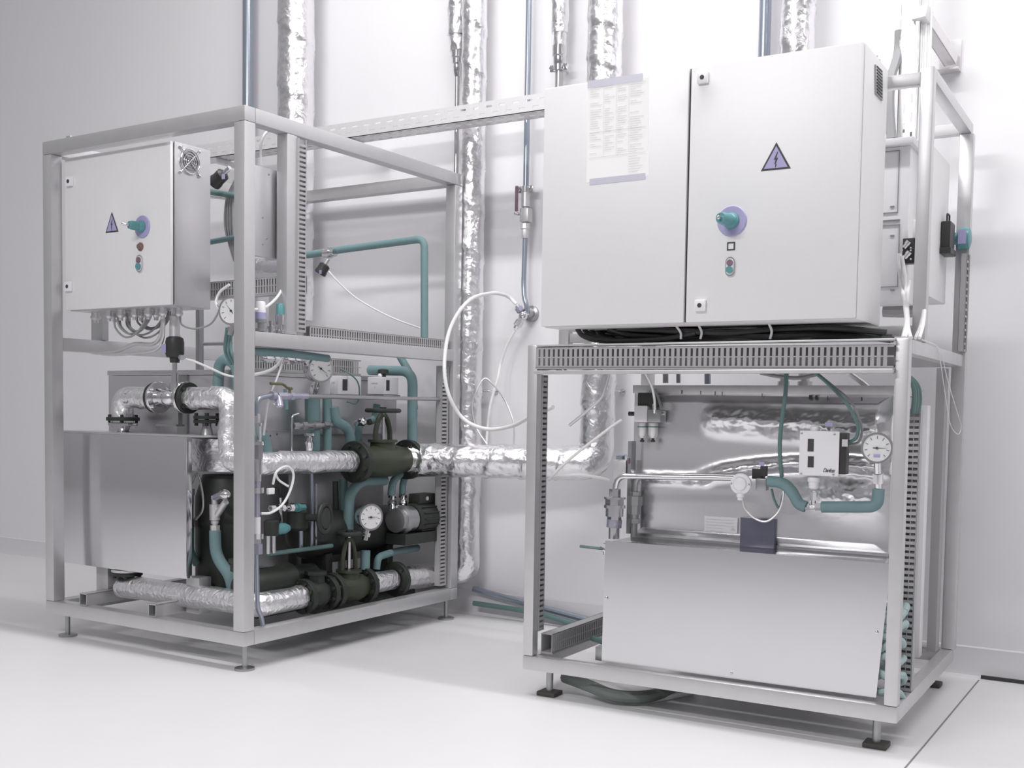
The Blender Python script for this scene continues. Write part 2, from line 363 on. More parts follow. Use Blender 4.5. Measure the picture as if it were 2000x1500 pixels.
def pushpair(par, F, v, x, y, w, h):
    c = F.av(x, y, v); n = -F.v; k = 12
    def oval(w, h, off): 
        r = w/2; pts = []
        for i in range(k+1): a = PI*i/k; pts.append(c+n*off+F.u*r*math.cos(a)+Z*(h/2-r+r*math.sin(a)))
        for i in range(k+1): a = PI+PI*i/k; pts.append(c+n*off+F.u*r*math.cos(a)+Z*(-(h/2-r)+r*math.sin(a)))
        return pts
    o = MB().prism(oval(w, h, .0), n*.006).build('push_button_frame', m_chrome, par)
    MB().prism(oval(w*.8, h*.86, .006), n*.001).build('button_bezel', m_white, o)
    MB().lathe(c+Z*h*.19+n*.007, n, [(0, w*.34), (.003, w*.34)], 18).build('stop_button', m_maroon, o, 'dull red button')
    MB().lathe(c-Z*h*.17+n*.007, n, [(0, w*.36), (.006, w*.36)], 18).build('start_button', m_tealpl, o, 'teal button')
    MB().box(c-F.u*w*.3-Z*.003+n*.0075, F.u*w*.6, Z*.006, n*.001).build('button_lens', m_white, o)

u0, u1, v0, v1, z0, z1 = -1.008, -.416, .052, .237, 1.252, 1.830
cab = thing('control_cabinet', 'smaller grey control cabinet with round fan guard, hung in the left frame', 'electrical cabinet', L.P((u0+u1)/2, v1, z0))
beam(L, 'cabinet_body', u0+.003, u1, v0+.018, v1, z0, z1, cab, m_satin, .004)
mb = MB(); L.box(mb, u0+.006, u1-.006, v0+.013, v0+.019, z0+.005, z1-.005); mb.build('door_seal', m_cabd, cab)
beam(L, 'door', u0, u1-.002, v0, v0+.013, z0+.002, z1-.002, cab, m_cab, .004)
lock(cab, L, v0, 138, 355, .036); lock(cab, L, v0, 136, 560, .036)
warning_sign(cab, L, v0, 219, 434, .036, .074); rotary(cab, L, v0, 279, 443, .040, -.05, .05, True); pushpair(cab, L, v0, 274, 515, .034, .062)
c = L.av(275, 482, v0); MB().lathe(c, -L.v, [(0, .015), (.004, .015), (.005, .011), (.012, .009)], 20).build('indicator_lamp', m_brown, cab, 'dark round indicator lamp')
c = L.au(370, 316, u1); n = L.u
mb = MB()
for k in range(4): mb.ring(c+n*.004, n, .009+.0095*k, .0016, 24, 6)
mb.ring(c+n*.003, n, .043, .004, 28, 8)
for s in (1, -1):
    d = (L.v*s+Z).normalized(); mb.tube([c-d*.062+n*.004, c+d*.062+n*.004], .002, 6)
    for q in (-1, 1): mb.lathe(c+d*.062*q+n*.0005, n, [(0, .006), (.007, .005), (.009, .002)], 10)
mb.build('fan_guard', m_chrome, cab, 'round wire fan guard')
MB().lathe(c+n*.0003, n, [(0, .042), (.0012, .042)], 28).build('fan_opening', m_dullsteel, cab)
for i, x in enumerate((187, 213, 224, 236, 250, 263, 276, 290, 305, 318, 350)):
    c = L.av(x, 608, .12 if i % 2 else .16); c.z = z0; r = .012 if x != 187 else .017
    MB().lathe(c+Z*.001, -Z, [(0, r), (.014, r), (.014, r*1.2), (.022, r*1.2), (.03, r*.7), (.04, r*.7)], 12).build('cable_gland', m_galv, cab)

u0, u1, v0, v1, z0, z1 = .099, 1.024, -.1, .187, 1.146, 1.851; um = .5555
cab = thing('control_cabinet', 'large pale two-door control cabinet above the right frame', 'electrical cabinet', R.P((u0+u1)/2, v1, z0))
beam(R, 'cabinet_body', u0+.002, u1, v0+.018, v1, z0, z1, cab, m_cab, .006)
mb = MB(); R.box(mb, u0+.006, u1-.006, v0+.013, v0+.019, z0+.005, z1-.005); mb.build('door_seal', m_cabd, cab)
d1 = beam(R, 'door', u0, um-.002, v0, v0+.014, z0+.002, z1-.002, cab, m_cab, .006, 'left door with taped sheet')
d2 = beam(R, 'door', um+.003, u1-.001, v0, v0+.014, z0+.002, z1-.002, cab, m_cab, .006, 'right door with switches')
lock(cab, R, v0, 1374, 153, .031); lock(cab, R, v0, 1369, 597, .031)
warning_sign(cab, R, v0, 1516, 305, .0405, .072); rotary(cab, R, v0, 1430, 432, .041, -.06, .06); pushpair(cab, R, v0, 1427, 521, .026, .052)
c = R.av(1428, 481, v0); n = -R.v; s = .011; mb = MB()
for q in ((-s, s, s-.0035, s), (-s, s, -s, -s+.0035), (-s, -s+.0035, -s, s), (s-.0035, s, -s, s)): mb.box(c+R.u*q[0]+Z*q[2], R.u*(q[1]-q[0]), Z*(q[3]-q[2]), n*.002)
o = mb.build('square_indicator', m_ink, cab, 'small square indicator with black frame')
MB().box(c-R.u*(s-.003)-Z*(s-.003)+n*.0003, R.u*2*(s-.003), Z*2*(s-.003), n*.001).build('indicator_lens', m_galv, o)
pts = [R.au(*q, u1) for q in ((1708, 126), (1722, 140), (1722, 197), (1708, 182))]
o = MB().prism([p+R.u*.0004 for p in pts], R.u*.003).build('vent_grille', m_dullsteel, cab, 'dark rectangular vent on the side')
mb = MB(); a, b, cc, d = pts
for k in range(9):
    tt = (k+.5)/9; p = a.lerp(d, tt); q = b.lerp(cc, tt); e = (q-p); mb.box(p+e*.15+R.u*.0034, e*.7, Z*.003, R.u*.0015)
mb.build('vent_louvre', m_black, o)
mb = MB()
for x in (1233, 1712):
    p = R.av(x, 137 if x < 1500 else 100, .1); q = p-R.o; mb.lathe(R.P(q.dot(R.u), .1, z1-.001), Z, [(0, .012), (.006, .012), (.012, .006), (.012, .004), (.018, .004)], 12)
mb.build('lifting_plug', m_galv, cab)
# taped wiring sheet on the left door
cs = [R.av(x, y, v0) for x, y in ((1148, 168), (1268, 151), (1267, 344), (1146, 357))]; n = -R.v
t_ = thing('wiring_sheet', 'white printed sheet taped to the left door of the large cabinet', 'paper sheet', (cs[0]+cs[2])/2)
MB().prism([p+n*.0004 for p in cs], n*.0008).build('sheet', m_paper, t_)
def on(a, b): return cs[0].lerp(cs[1], a).lerp(cs[3].lerp(cs[2], a), b)+n*.0014
mb = MB(); rnd = random.Random(3)
for r in range(30):
    y = .05+r*.0235
    for (xa, xb) in ((.05, .25), (.29, .46), (.50, .66), (.70, .93)):
        if rnd.random() < .8:
            p, q = on(xa, y), on(xa+(xb-xa)*rnd.uniform(.35, 1), y); mb.box(p, q-p, Z*.0011, n*.0002)
for a in (.27, .48, .68): p, q = on(a, .04), on(a, .74); mb.box(p, R.u*.0006, q-p, n*.0002)
for b in (.035, .49, .75): p, q = on(.04, b), on(.95, b); mb.box(p, q-p, Z*.0008, n*.0002)
p, q = on(.1, .03), on(.42, .028); mb.box(p, q-p, Z*.003, n*.0002)
for r in range(7): y = .78+r*.026; p, q = on(.68, y), on(.68+rnd.uniform(.1, .24), y); mb.box(p, q-p, Z*.0011, n*.0002)
mb.build('printed_rows', m_greyink, t_)
for (y0, y1, a, b) in ((-.05, .025, 0, .9), (.965, 1.03, .05, .95)):
    MB().prism([cs[0].lerp(cs[1], a).lerp(cs[3].lerp(cs[2], a), y0)+n*.0015, cs[0].lerp(cs[1], b).lerp(cs[3].lerp(cs[2], b), y0)+n*.0015, cs[0].lerp(cs[1], b).lerp(cs[3].lerp(cs[2], b), y1)+n*.0015, cs[0].lerp(cs[1], a).lerp(cs[3].lerp(cs[2], a), y1)+n*.0015], n*.0002).build('tape_strip', m_tape, t_)

# black cable bundle lying under the big cabinet
rnd = random.Random(5); G = 'black cables bundled under the large cabinet'
for k in range(16):
    zb = 1.112+.006*(k % 3)+.004*(k//6); v = .02+.017*(k % 8); ua = .25+rnd.uniform(-.06, .10); ub = 1.03+rnd.uniform(-.04, .06)
    pts = [R.P(ua-.02, v, z0+.001), R.P(ua+.05, v+.01, zb+.014)]+[R.P(ua+.05+(ub-ua-.05)*q/5, v+rnd.uniform(-.012, .012), zb+rnd.uniform(-.006, .006)) for q in range(1, 5)]+[R.P(ub, v+.01, zb-.01)]
    tag(MB().tube(smooth(pts), .0085, 8).build('black_cable', m_blackcable), 'thick black cable in the bundle between the large cabinet and the front slotted trough', 'cable', G)
for k in range(7):
    v = .005+.022*k; z_b = 1.108+.004*(k % 2)
    pts = [R.P(.17+.012*k, v, z0+.001), R.P(.19+.012*k, v, z_b+.018), R.P(.24+.01*k, v, z_b+.004), R.P(.34, v+.004, z_b), R.P(.46, v, z_b+.004), R.P(.55, v, z_b+.02)]
    tag(MB().tube(smooth(pts), .008, 8).build('black_cable', m_blackcable), 'black cable sagging at the left end of the bundle under the large cabinet', 'cable', 'black cables sagging at the left end of the bundle')
for x, xe in ((1321, 1330), (1365, 1368), (1502, 1504)):
    a = R.av(x, 634, .0); a.z = z0+.001; b = R.av(xe, 662, -.01)
    tag(MB().tube(smooth([a, a.lerp(b, .5)+R.u*.006, b]), .0035, 8).build('cable_tie', m_hose), {1321: 'pale tie strap hanging below the left door of the large cabinet', 1365: 'pale tie strap hanging below the gap between the large cabinet doors', 1502: 'pale tie strap hanging below the right door of the large cabinet'}[x], 'tie strap')

# ================================================================== slotted troughs
td = duct('cable_duct', 'long grey slotted cable trough across the front top of the right frame', R.P(.04, .022, 1.030), R.P(1.106, .022, 1.022), Z, -R.v, .062, .04, .0165, .6)
mb = MB(); R.box(mb, .036, 1.106, -.022, .02, 1.010, 1.021, .002); mb.build('bottom_lip', m_galv, td); mb = MB(); R.box(mb, .042, 1.106, -.020, .02, 1.094, 1.100, .002); mb.build('top_lip', m_galv, td)
duct('cable_duct', 'narrow slotted trough standing behind the front left post of the right frame', R.P(.006, .038, .20), R.P(.006, .038, 1.01), R.v, R.u, .034, .03, .0165, .6, 1)
duct('cable_duct', 'low slotted trough along the bottom left rail of the right frame', R.P(.045, .038, .135), R.P(.045, .86, .135), Z, R.u, .06, .04, .014, .6, 2)
a = R.av(1775, 798, .20); uu = (a-R.o).dot(R.u)
duct('cable_duct', 'upright slotted trough inside the right side of the right frame', R.P(uu, .225, .128), R.P(uu, .225, a.z), R.u, -R.v, .034, .035, .0165, .55)
duct('cable_duct', 'fine slotted trough on the far right rear post, above the middle rail', R.P(RW-.012, RD-.04, 1.11), R.P(RW-.012, RD-.04, R.au(1886, 496, RW).z), -R.v, R.u, .04, .02, .022, .3, 1)
duct('cable_duct', 'slotted trough fixed upright behind the middle post of the left frame', L.P(-.008, .252, 1.16), L.P(-.008, .252, 1.83), L.v, L.u, .04, .012, .0165, .55, 1)
duct('cable_duct', 'slotted trough lying along the middle right rail of the left frame', L.P(-.055, .34, 1.125), L.P(-.055, 1.19, 1.125), Z, L.u*.9+Z*.1, .06, .035, .014, .55)
duct('cable_duct', 'slotted trough on the lower rear right post of the left frame', L.P(-.052, LD-.06, .15), L.P(-.052, LD-.06, 1.08), -L.v, L.u, .04, .03, .0165, .55, 1)
a = L.au(492, 706, -.24); b = L.au(725, 715, -.24); q0 = (a-L.o).dot(L.v); q1 = (b-L.o).dot(L.v)
duct('cable_duct', 'slotted trough on top of the big steel housing, behind the tall gauge', L.P(-.31, .30, 1.033), L.P(-.31, .92, 1.033), Z, L.u, .062, .04, .013, .55)
a = L.av(411, 552, .42); b = L.av(556, 540, .42)
duct('cable_duct', 'slotted trough crossing high inside the left frame, right of the small cabinet', L.av(400, 586, .42), L.av(600, 572, .42), Z, -L.v, .062, .04, .014, .6)
# strip support of small cabinet
mb = MB(); p = L.av(186, 612, .26)-L.o; uu = p.dot(L.u); L.box(mb, uu, uu+.07, .24, .27, 1.152, 1.60, .002); 
tag(mb.build('mounting_strip', m_frame), 'flat steel strip holding up the small cabinet at its back', 'bracket')
# steel control box right of small cabinet
t_ = thing('junction_box', 'flat plain steel box with tiny screws, right of the near post of the left frame', 'box', L.P(-.09, .2, 1.41))
mb = MB(); L.box(mb, -.078, -.06, .035, .235, 1.412, 1.717, .002); L.box(mb, -.115, -.078, .215, .235, 1.412, 1.717, 0); mb.build('box_body', m_satin, t_)
mb = MB(); L.box(mb, -.066, -.056, .236, .268, 1.395, 1.722, .001); mb.build('side_strip', m_dullsteel, t_)
mb = MB()
for x, y in ((525, 341), (513, 425), (521, 466), (513, 477)): mb.lathe(L.au(x, y, -.06), L.u, [(0, .004), (.002, .003)], 10)
mb.build('screw', m_dullsteel, t_)

# ================================================================== steel housing of the left unit
t_ = thing('steel_housing', 'big polished steel housing of the left unit, low front casing with a taller casing behind', 'machine housing', L.P(-.6, .7, LZ0+T))
mb = MB(); L.box(mb, -1.125, -.392, .10, .128, .27, .785, .003); mb.build('front_casing', m_sheet, t_)
mb = MB(); L.box(mb, -1.127, -.300, .098, .262, .785, .792, .001); mb.build('top_plate', m_satin, t_)
mb = MB(); L.box(mb, -1.03, -.285, .264, 1.18, .79, 1.012, .003); mb.build('rear_casing', m_satin, t_)
mb = MB(); L.box(mb, -1.033, -.282, .261, 1.183, 1.013, 1.032, .002); mb.build('lid', m_satin, t_)
mb = MB(); L.box(mb, -1.0, -.33, .56, 1.15, .26, .79, .003); mb.build('lower_casing', m_dullsteel, t_)
for u, v in ((-.44, .14), (-.44, .9), (-.95, .14), (-.95, .9)): beam(L, 'support_block', u, u+.07, v, v+.06, LZ0+T, .27, t_)
beam(L, 'strap', -.62, -.565, .256, .2635, .792, 1.012, t_, m_dullsteel, 0)
mb = MB(); foil_pipe(mb, [L.P(-.44, .34, .655), L.P(-.44, .34, .70), L.P(-.44, .34, .775)], .135, 9, 0, .09, 36); mb.build('wrapped_vessel', m_foil, t_, 'foil-wrapped vessel under the top plate')
t3 = thing('compressor', 'dark upright compressor pot under the foil cap, right of the front casing', 'compressor', L.P(-.44, .34, .2))
MB().lathe(L.P(-.44, .34, LZ0+T), Z, [(0, .10), (.02, .10), (.03, .07), (.05, .07), (.09, .115), (.30, .118), (.31, .124), (.33, .124), (.34, .118), (.42, .116), (.50, .09)], 36).build('compressor_shell', m_iron, t3)
t3 = thing('compressor', 'long added dark shell darkening the depth behind the lower gauge and the circulation pump', 'compressor', L.P(-.22, .8, .2))  # dark filler body, added to deepen the darkness behind gauge and pump
MB().lathe(L.P(-.235, .50, .40), L.v, [(0, .04), (.02, .075), (.05, .09), (.55, .09), (.58, .075), (.6, .04)], 32).build('compressor_shell', m_iron, t3)
for v in (.6, .98): beam(L, 'cradle', -.30, -.17, v, v+.04, LZ0+T, .33, t3, m_iron)
beam(L, 'dark_shell_base', -.32, -.15, .52, 1.15, LZ0+T-.03, LZ0+T+.01, t3, m_iron)

# ================================================================== insulated pipes of the left unit
def wrapped(label, segs, group=None, flanges=(), name='insulated_pipe', fm=None):
    o0 = Vector(segs[0][0][0]); t_ = thing(name, label, 'pipe', o0, group)
    m = fm or m_foil
    for path, r, fil, pitch in segs:
        mb = MB(); foil_pipe(mb, fillet(path, fil), r, pitch, .0055); mb.build('foil_wrap', m, t_)
    for c, d, r, th, m2 in flanges: mb = MB(); flange(mb, c, d, r, th); mb.build('flange', m2, t_)
    return t_
vp = .172; zt = .925
A = L.av(240, 775, vp)-L.o; ua = A.dot(L.u); ub = (L.av(301, 775, vp)-L.o).dot(L.u); uc = (L.av(372, 772, vp)-L.o).dot(L.u)
t_ = wrapped('foil-wrapped elbow pipe rising from the front casing top, left of the flanged tee', [([L.P(ua, vp, .845), L.P(ua, vp, zt), L.P(ub, vp, zt)], .040, .05, .3)], None,
  [(L.P(ua, vp, .842), Z, .062, .014, m_iron), (L.P(ua, vp, .822), Z, .055, .012, m_chrome)], fm=m_foilf)
MB().lathe(L.P(ua, vp, .792), Z, [(0, .03), (.006, .022), (.028, .03)], 24).build('nozzle', m_chrome, t_)
c = L.P(ua+.06, vp-.037, zt-.004); MB().lathe(c, -L.v, [(-.01, .02), (.001, .02), (.002, .016), (-.004, .014)], 18).build('foil_port', m_dullsteel, t_)
um_ = (ub+uc)/2
t_ = thing('flanged_tee', 'flanged steel tee carrying a black sensor head on a tall stem', 'pipe fitting', L.P(um_, vp, zt))
for k, (uu, mm) in enumerate(((ub+.010, m_iron), (ub+.026, m_chrome), (uc-.026, m_chrome), (uc-.010, m_iron))):
    mb = MB(); flange(mb, L.P(uu, vp, zt), L.u, .058 if mm is m_iron else .060, .013, 4, .007); mb.build('flange', mm, t_)
mb = MB(); mb.lathe(L.P(ub+.03, vp, zt), L.u, [(0, .036), (.02, .03), (uc-ub-.08, .03), (uc-ub-.06, .036)], 24); mb.cyl(L.P(um_+.015, vp, zt), L.P(um_+.015, vp, zt+.055), .022, .019); mb.ball(L.P(um_, vp-.01, zt), .034); mb.build('tee_body', m_chrome, t_)
hx = um_+.015
mb = MB(); mb.cyl(L.P(hx, vp, zt+.05), L.P(hx, vp, zt+.09), .013); mb.cyl(L.P(hx, vp, zt+.085), L.P(hx, vp, zt+.135), .009); mb.build('stem', m_chrome, t_)
mb = MB(); p = L.P(hx, vp, zt+.13); mb.lathe(p, Z, [(0, .017), (.018, .019), (.02, .03), (.034, .034), (.075, .034), (.09, .031), (.096, .022)], 26); mb.build('sensor_head', m_black, t_)
MB().box(L.P(hx-.03, vp-.0355, zt+.165), L.u*.024, Z*.032, -L.v*.002).build('sensor_label', m_lavs, t_)
mb = MB(); mb.cyl(L.P(hx+.03, vp, zt+.15), L.P(hx+.048, vp-.005, zt+.148), .01, n=6); mb.cyl(L.P(hx, vp, zt+.225), L.P(hx, vp, zt+.30), .020, .018); mb.lathe(L.P(hx, vp, zt+.225), Z, [(0, .012), (.075, .02), (.082, .012), (.10, .006)], 20); mb.build('connector', m_galv, t_)
mb = MB(); L.box(mb, hx+.0, hx+.03, vp-.01, vp+.01, zt-.10, zt-.03); L.box(mb, hx-.08, hx+.03, vp-.02, vp+.02, zt-.105, zt-.098); mb.build('support_bracket', m_dullsteel, t_)
# small flange pair behind, under the pipe
ux = (L.av(404, 825, vp+.02)-L.o).dot(L.u)
t_ = thing('blind_flange', 'black bolted flange pair under the upper foil pipe, beside the near post', 'pipe fitting', L.P(ux, vp+.02, .792))
for z, m in ((.855, m_iron), (.84, m_iron)): mb = MB(); flange(mb, L.P(ux, vp+.02, z), Z, .048, .012, 4, .007); mb.build('flange', m, t_)
MB().lathe(L.P(ux, vp+.02, .792), Z, [(0, .024), (.03, .016), (.045, .016)], 18).build('nozzle', m_dullsteel, t_)
# upper foil pipe to the elbow and down, then to the depth
UX = -.245; UM = -.115; ZM = .697
wrapped('foil-wrapped pipe from the flanged tee turning down behind the near post', [([L.P(uc-.003, vp, zt), L.P(UX, vp, zt), L.P(UX, vp, ZM+.002), L.P(UM, vp-.004, ZM), L.P(UM, .685, ZM-.006)], .040, .045, .25)], fm=m_foilf)
# lower foil pipe
vb = .15; zb = .197
us = (L.av(240, 1147, vb)-L.o).dot(L.u)
t_ = wrapped('foil-wrapped pipe lying low along the front of the left unit', [([L.P(us, vb, zb), L.P(-.095, vb, zb+.004), L.P(-.095, .385, zb)], .041, .05, .4)], None,
  [(L.P(us+.025, vb, .262), Z, .058, .010, m_galv), (L.P(us+.025, vb, .249), Z, .058, .012, m_iron)], fm=m_foilf)
MB().cyl(L.P(us+.025, vb, zb+.02), L.P(us+.025, vb, .245), .016).build('nozzle', m_dullsteel, t_)
UB = -.1
wrapped('short foil-wrapped pipe piece between the green gate valve and the rear black flange', [([L.P(UB, .775, zb), L.P(UB, .93, zb)], .040, .01, .4)], fm=m_foilf)
CX, CY = -2.665, -.095
p0 = L.P(UB, .965, zb)
t_ = wrapped('foil-wrapped low pipe bending to the wall behind the left frame, below the slim riser', [([p0, (p0.x+.01, CY-.02, zb-.012), (CX, CY, zb-.005), (CX, CY, .62)], .05, .075, .3)], None, [(L.P(UB, .95, zb), L.v, .072, .022, m_iron)])
wrapped('tall slim foil-wrapped riser against the wall in the middle of the room', [([(CX, CY, .6), (CX, CY, 3.6)], .052, .05, .19)])
DX, DY = -2.035, -.125
pe = L.P(UM, 1.06, ZM-.012)
wrapped('thick foil-wrapped pipe from the dark gate valve to the wall, rising behind the large cabinet', [([pe, (-2.74, -.318, .686), (DX-.02, DY-.03, .692), (DX, DY, .74), (DX, DY, 3.6)], .068, .085, .15)])
wrapped('foil-wrapped riser on the wall beyond the near post of the left frame', [([(-3.605, -.155, 1.30), (-3.605, -.155, 3.6)], .083, .02, .28)])
wrapped('foil-wrapped riser above the large cabinet, second from the right', [([(-1.268, -.13, 1.6), (-1.268, -.13, 3.6)], .060, .02, .2)])

# ================================================================== valves
def gate_valve(label, c, ax, r, ln, h, wheel_r, m, mw, hub=.014):
    t_ = thing('gate_valve', label, 'valve', c); x = Vector(ax).normalized()
    for s in (-1, 1): mb = MB(); flange(mb, c+x*s*(ln/2-.012), x, r, .024, 8, .009); mb.build('flange', m_iron, t_)
    mb = MB(); mb.lathe(c-x*(ln/2-.02), x, [(0, r*.62), (ln*.2, r*.66), (ln*.38, r*.8), (ln*.58, r*.8), (ln*.76, r*.66), (ln-.04, r*.62)], 26)
    mb.lathe(c+Z*r*.4, Z, [(0, r*.62), (r*.5, r*.6), (r*.5, r*.72), (r*.62, r*.72)], 22); mb.build('valve_body', m, t_)
    b = c+Z*r*1.0; hh = h-r
    mb = MB()
    for s in (-1, 1):
        p = [b+x*s*r*.55, b+x*s*r*.52+Z*hh*.35, b+x*s*r*.32+Z*hh*.7, b+x*s*r*.12+Z*hh*.82]; mb.tube(smooth(p), r*.13, 10)
    mb.lathe(b+Z*hh*.78, Z, [(0, r*.24), (hh*.1, r*.22)], 16); mb.build('yoke', m, t_)
    MB().cyl(b, b+Z*(hh+.012), .007).build('valve_stem', m_chrome, t_)
    wc = b+Z*hh; mb = MB(); mb.ring(wc, Z, wheel_r, .009, 32, 10); mb.lathe(wc-Z*.012, Z, [(0, hub), (.026, hub)], 12)
    for k in range(4):
        a = PI/2*k+.4; mb.tube([wc, wc+(L.u*math.cos(a)+L.v*math.sin(a))*wheel_r], .005, 8)
    mb.build('handwheel', mw, t_); return t_
cv = L.P(UM, .875, ZM-.010); top = L.au(757, 802, UM)
gate_valve('dark gate valve with handwheel in the middle line, left of the thick foil pipe', cv, L.v, .083, .355, top.z-cv.z, .065, m_green, m_iron)
cv = L.P(UB, .655, zb); top = L.au(660, 1043, UB-.02)
gate_valve('green gate valve low down in the left unit, left of the short foil pipe piece', cv, L.v, .070, .215, top.z-cv.z, .04, m_green, m_iron)
t_ = thing('check_valve', 'black iron check valve low down, right of the front foil pipe', 'valve', L.P(UB, .46, zb))
for v in (.40, .525): mb = MB(); flange(mb, L.P(UB, v, zb), L.v, .066, .022, 8, .008); mb.build('flange', m_iron, t_)
mb = MB(); mb.lathe(L.P(UB, .41, zb), L.v, [(0, .04), (.03, .052), (.075, .052), (.105, .04)], 24); mb.lathe(L.P(UB, .465, zb+.03), Z, [(0, .035), (.045, .033), (.045, .042), (.058, .042)], 6); mb.build('valve_body', m_iron, t_)
c = L.au(630, 1166, UB+.035); tag(MB().prism([c, c+L.v*.045-Z*.004, c+L.v*.062-Z*.02, c+L.v*.018-Z*.012], L.u*.002).build('paper_tag', m_paper), 'small white tag stuck near the black check valve low down', 'tag')

# ================================================================== pipes and trays on the wall
def wallpipe(name, label, x, y, z0, z1, r, m, extra=None, cat='pipe'):
    t_ = thing(name, label, cat, (x, y, z0)); MB().cyl((x, y, z0), (x, y, z1), r, n=20).build('pipe_run', m, t_)
    if extra: extra(t_)
    return t_
def clamp(t_, x, y, z, r):
    mb = MB(); mb.lathe((x, y, z-.012), Z, [(0, r+.002), (0, r+.008), (.024, r+.008), (.024, r+.002)], 22)
    for s in (-1, 1): mb.box((x+s*(r+.013)-.010, y-.008, z-.014), (.020, 0, 0), (0, .016, 0), (0, 0, .028), .003); mb.cyl((x+s*(r+.016), y-.016, z), (x+s*(r+.016), y-.004, z), .006, n=6)
    mb.cyl((x, y+r, z), (x, 0, z), .005, n=8); mb.build('pipe_clamp', m_chrome, t_)
X = lambda px, py, Y: W.av(px, py, Y).x
# far left blue-grey pipe
x = X(485, 100, -.07); wallpipe('steel_pipe', 'blue-grey wall pipe rising above the near corner post of the left frame', x, -.07, 1.2, 3.6, .028, m_blue)
# slim pipe left of the slim riser
x = X(892, 250, -.06); t_ = wallpipe('copper_pipe', 'thin grey pipe hanging below a foil-wrapped valve, left of the slim foil riser', x, -.06, 1.0, W.av(893, 150, -.06).z, .010, m_copper)
za, zb_, zc = W.av(893, 150, -.06).z, W.av(893, 100, -.06).z, W.av(893, 72, -.06).z
mb = MB(); mb.lathe((x, -.06, za), Z, [(0, .012), (.02, .016), (.025, .018), (.05, .018), (.055, .024), (.075, .024), (.08, .028), (.12, .028)], 18); mb.build('fitting', m_chrome, t_)
mb = MB(); foil_pipe(mb, [(x, -.06, zb_), (x-.004, -.062, zc), (x, -.06, zc+.01)], .033, .1, .002, .25); foil_pipe(mb, [(x, -.06, zc+.005), (x, -.06, 3.6)], .043, .16, .003, .14); mb.build('foil_wrap', m_foil, t_)
# pipe E with clamp, ball valve and hose tap
x = X(1030, 200, -.055); ze = W.av(1030, 415, -.055).z
def exE(t_):
    clamp(t_, x, -.055, W.av(1028, 370, -.055).z, .014)
    mb = MB(); zz = W.av(1025, 395, -.055).z; mb.cyl((x, -.055, zz-.02), (x, -.055, zz+.045), .019, n=12)
    mb.box((x-.019, -.075, zz-.085), (.042, 0, 0), (0, .042, 0), (0, 0, .06), .008); mb.lathe((x, -.055, zz-.15), Z, [(0, .014), (.012, .017), (.035, .017), (.04, .021), (.06, .021)], 10); mb.build('ball_valve', m_galv, t_)
    mb = MB(); mb.box((x-.036, -.085, zz-.04), (.013, 0, 0), (0, .008, 0), (0, 0, .105), .003); mb.build('valve_handle', m_maroon, t_, 'dull purple lever')
    mb = MB(); mb.lathe((x-.028, -.086, zz-.05), (0, -1, 0), [(-.02, .007), (.006, .007), (.01, .004)], 12); mb.build('handle_nut', m_chrome, t_)
zl = W.av(1022, 565, -.055).z
t_ = wallpipe('steel_pipe', 'thin blue-grey wall pipe with a clamp, lever valve and twin hose tap', x, -.055, ze-.09, 3.6, .0125, m_blue, exE)
pw = W.av(1030, 612, -.03)
MB().tube(fillet([(x, -.055, ze-.09), (x-.004, -.055, zl+.02), W.av(1024, 582, -.06), W.av(1029, 597, -.06), W.av(1029, 612, -.055)], .03), .0105, 12).build('lower_pipe', m_blue, t_)
mb = MB(); mb.lathe((pw.x+.006, -.002, pw.z), (0, -1, 0), [(0, .034), (.01, .034), (.014, .022), (.05, .02)], 22); mb.build('wall_rosette', m_dullsteel, t_)
c = W.av(1022, 616, -.07)
mb = MB(); mb.ball(c, .02); mb.cyl(c, W.av(1030, 612, -.05), .012); e1, e2 = W.av(1010, 597, -.08), W.av(1007, 642, -.08)
mb.build('tap_body', m_chrome, t_)
for e in (e1, e2):
    d = e-c; mb = MB(); mb.lathe(c, d, [(0, .012), (d.length*.4, .012), (d.length*.4, .017), (d.length*.8, .017), (d.length*.8, .012), (d.length, .010)], 10); mb.build('hose_coupling', m_lavg if e is e1 else m_chrome, t_)
# pipe F
x = X(1092, 160, -.07); zf = W.av(1092, 90, -.07).z
def exF(t_):
    clamp(t_, x, -.07, W.av(1091, 133, -.07).z, .017)
    mb = MB(); mb.lathe((x, -.07, zf-.10), Z, [(0, .018), (.02, .022), (.03, .026), (.055, .026), (.06, .03), (.10, .03)], 14); mb.build('fitting', m_chrome, t_)
    mb = MB(); foil_pipe(mb, [(x, -.07, zf-.01), (x, -.07, zf+.06)], .026, .1, .002, .3); foil_pipe(mb, [(x, -.07, zf+.05), (x, -.07, 3.6)], .034, .2, .003, .14); mb.build('foil_wrap', m_foil, t_)
wallpipe('steel_pipe', 'grey wall pipe with foil-wrapped top and clamp, over the left corner of the large cabinet', x, -.07, 1.5, zf+.02, .0165, m_copper, exF)
x = X(1494, 50, -.07); wallpipe('steel_pipe', 'blue-grey wall pipe rising behind the large cabinet, between two wide foil risers', x, -.07, 1.5, 3.6, .022, m_blue)
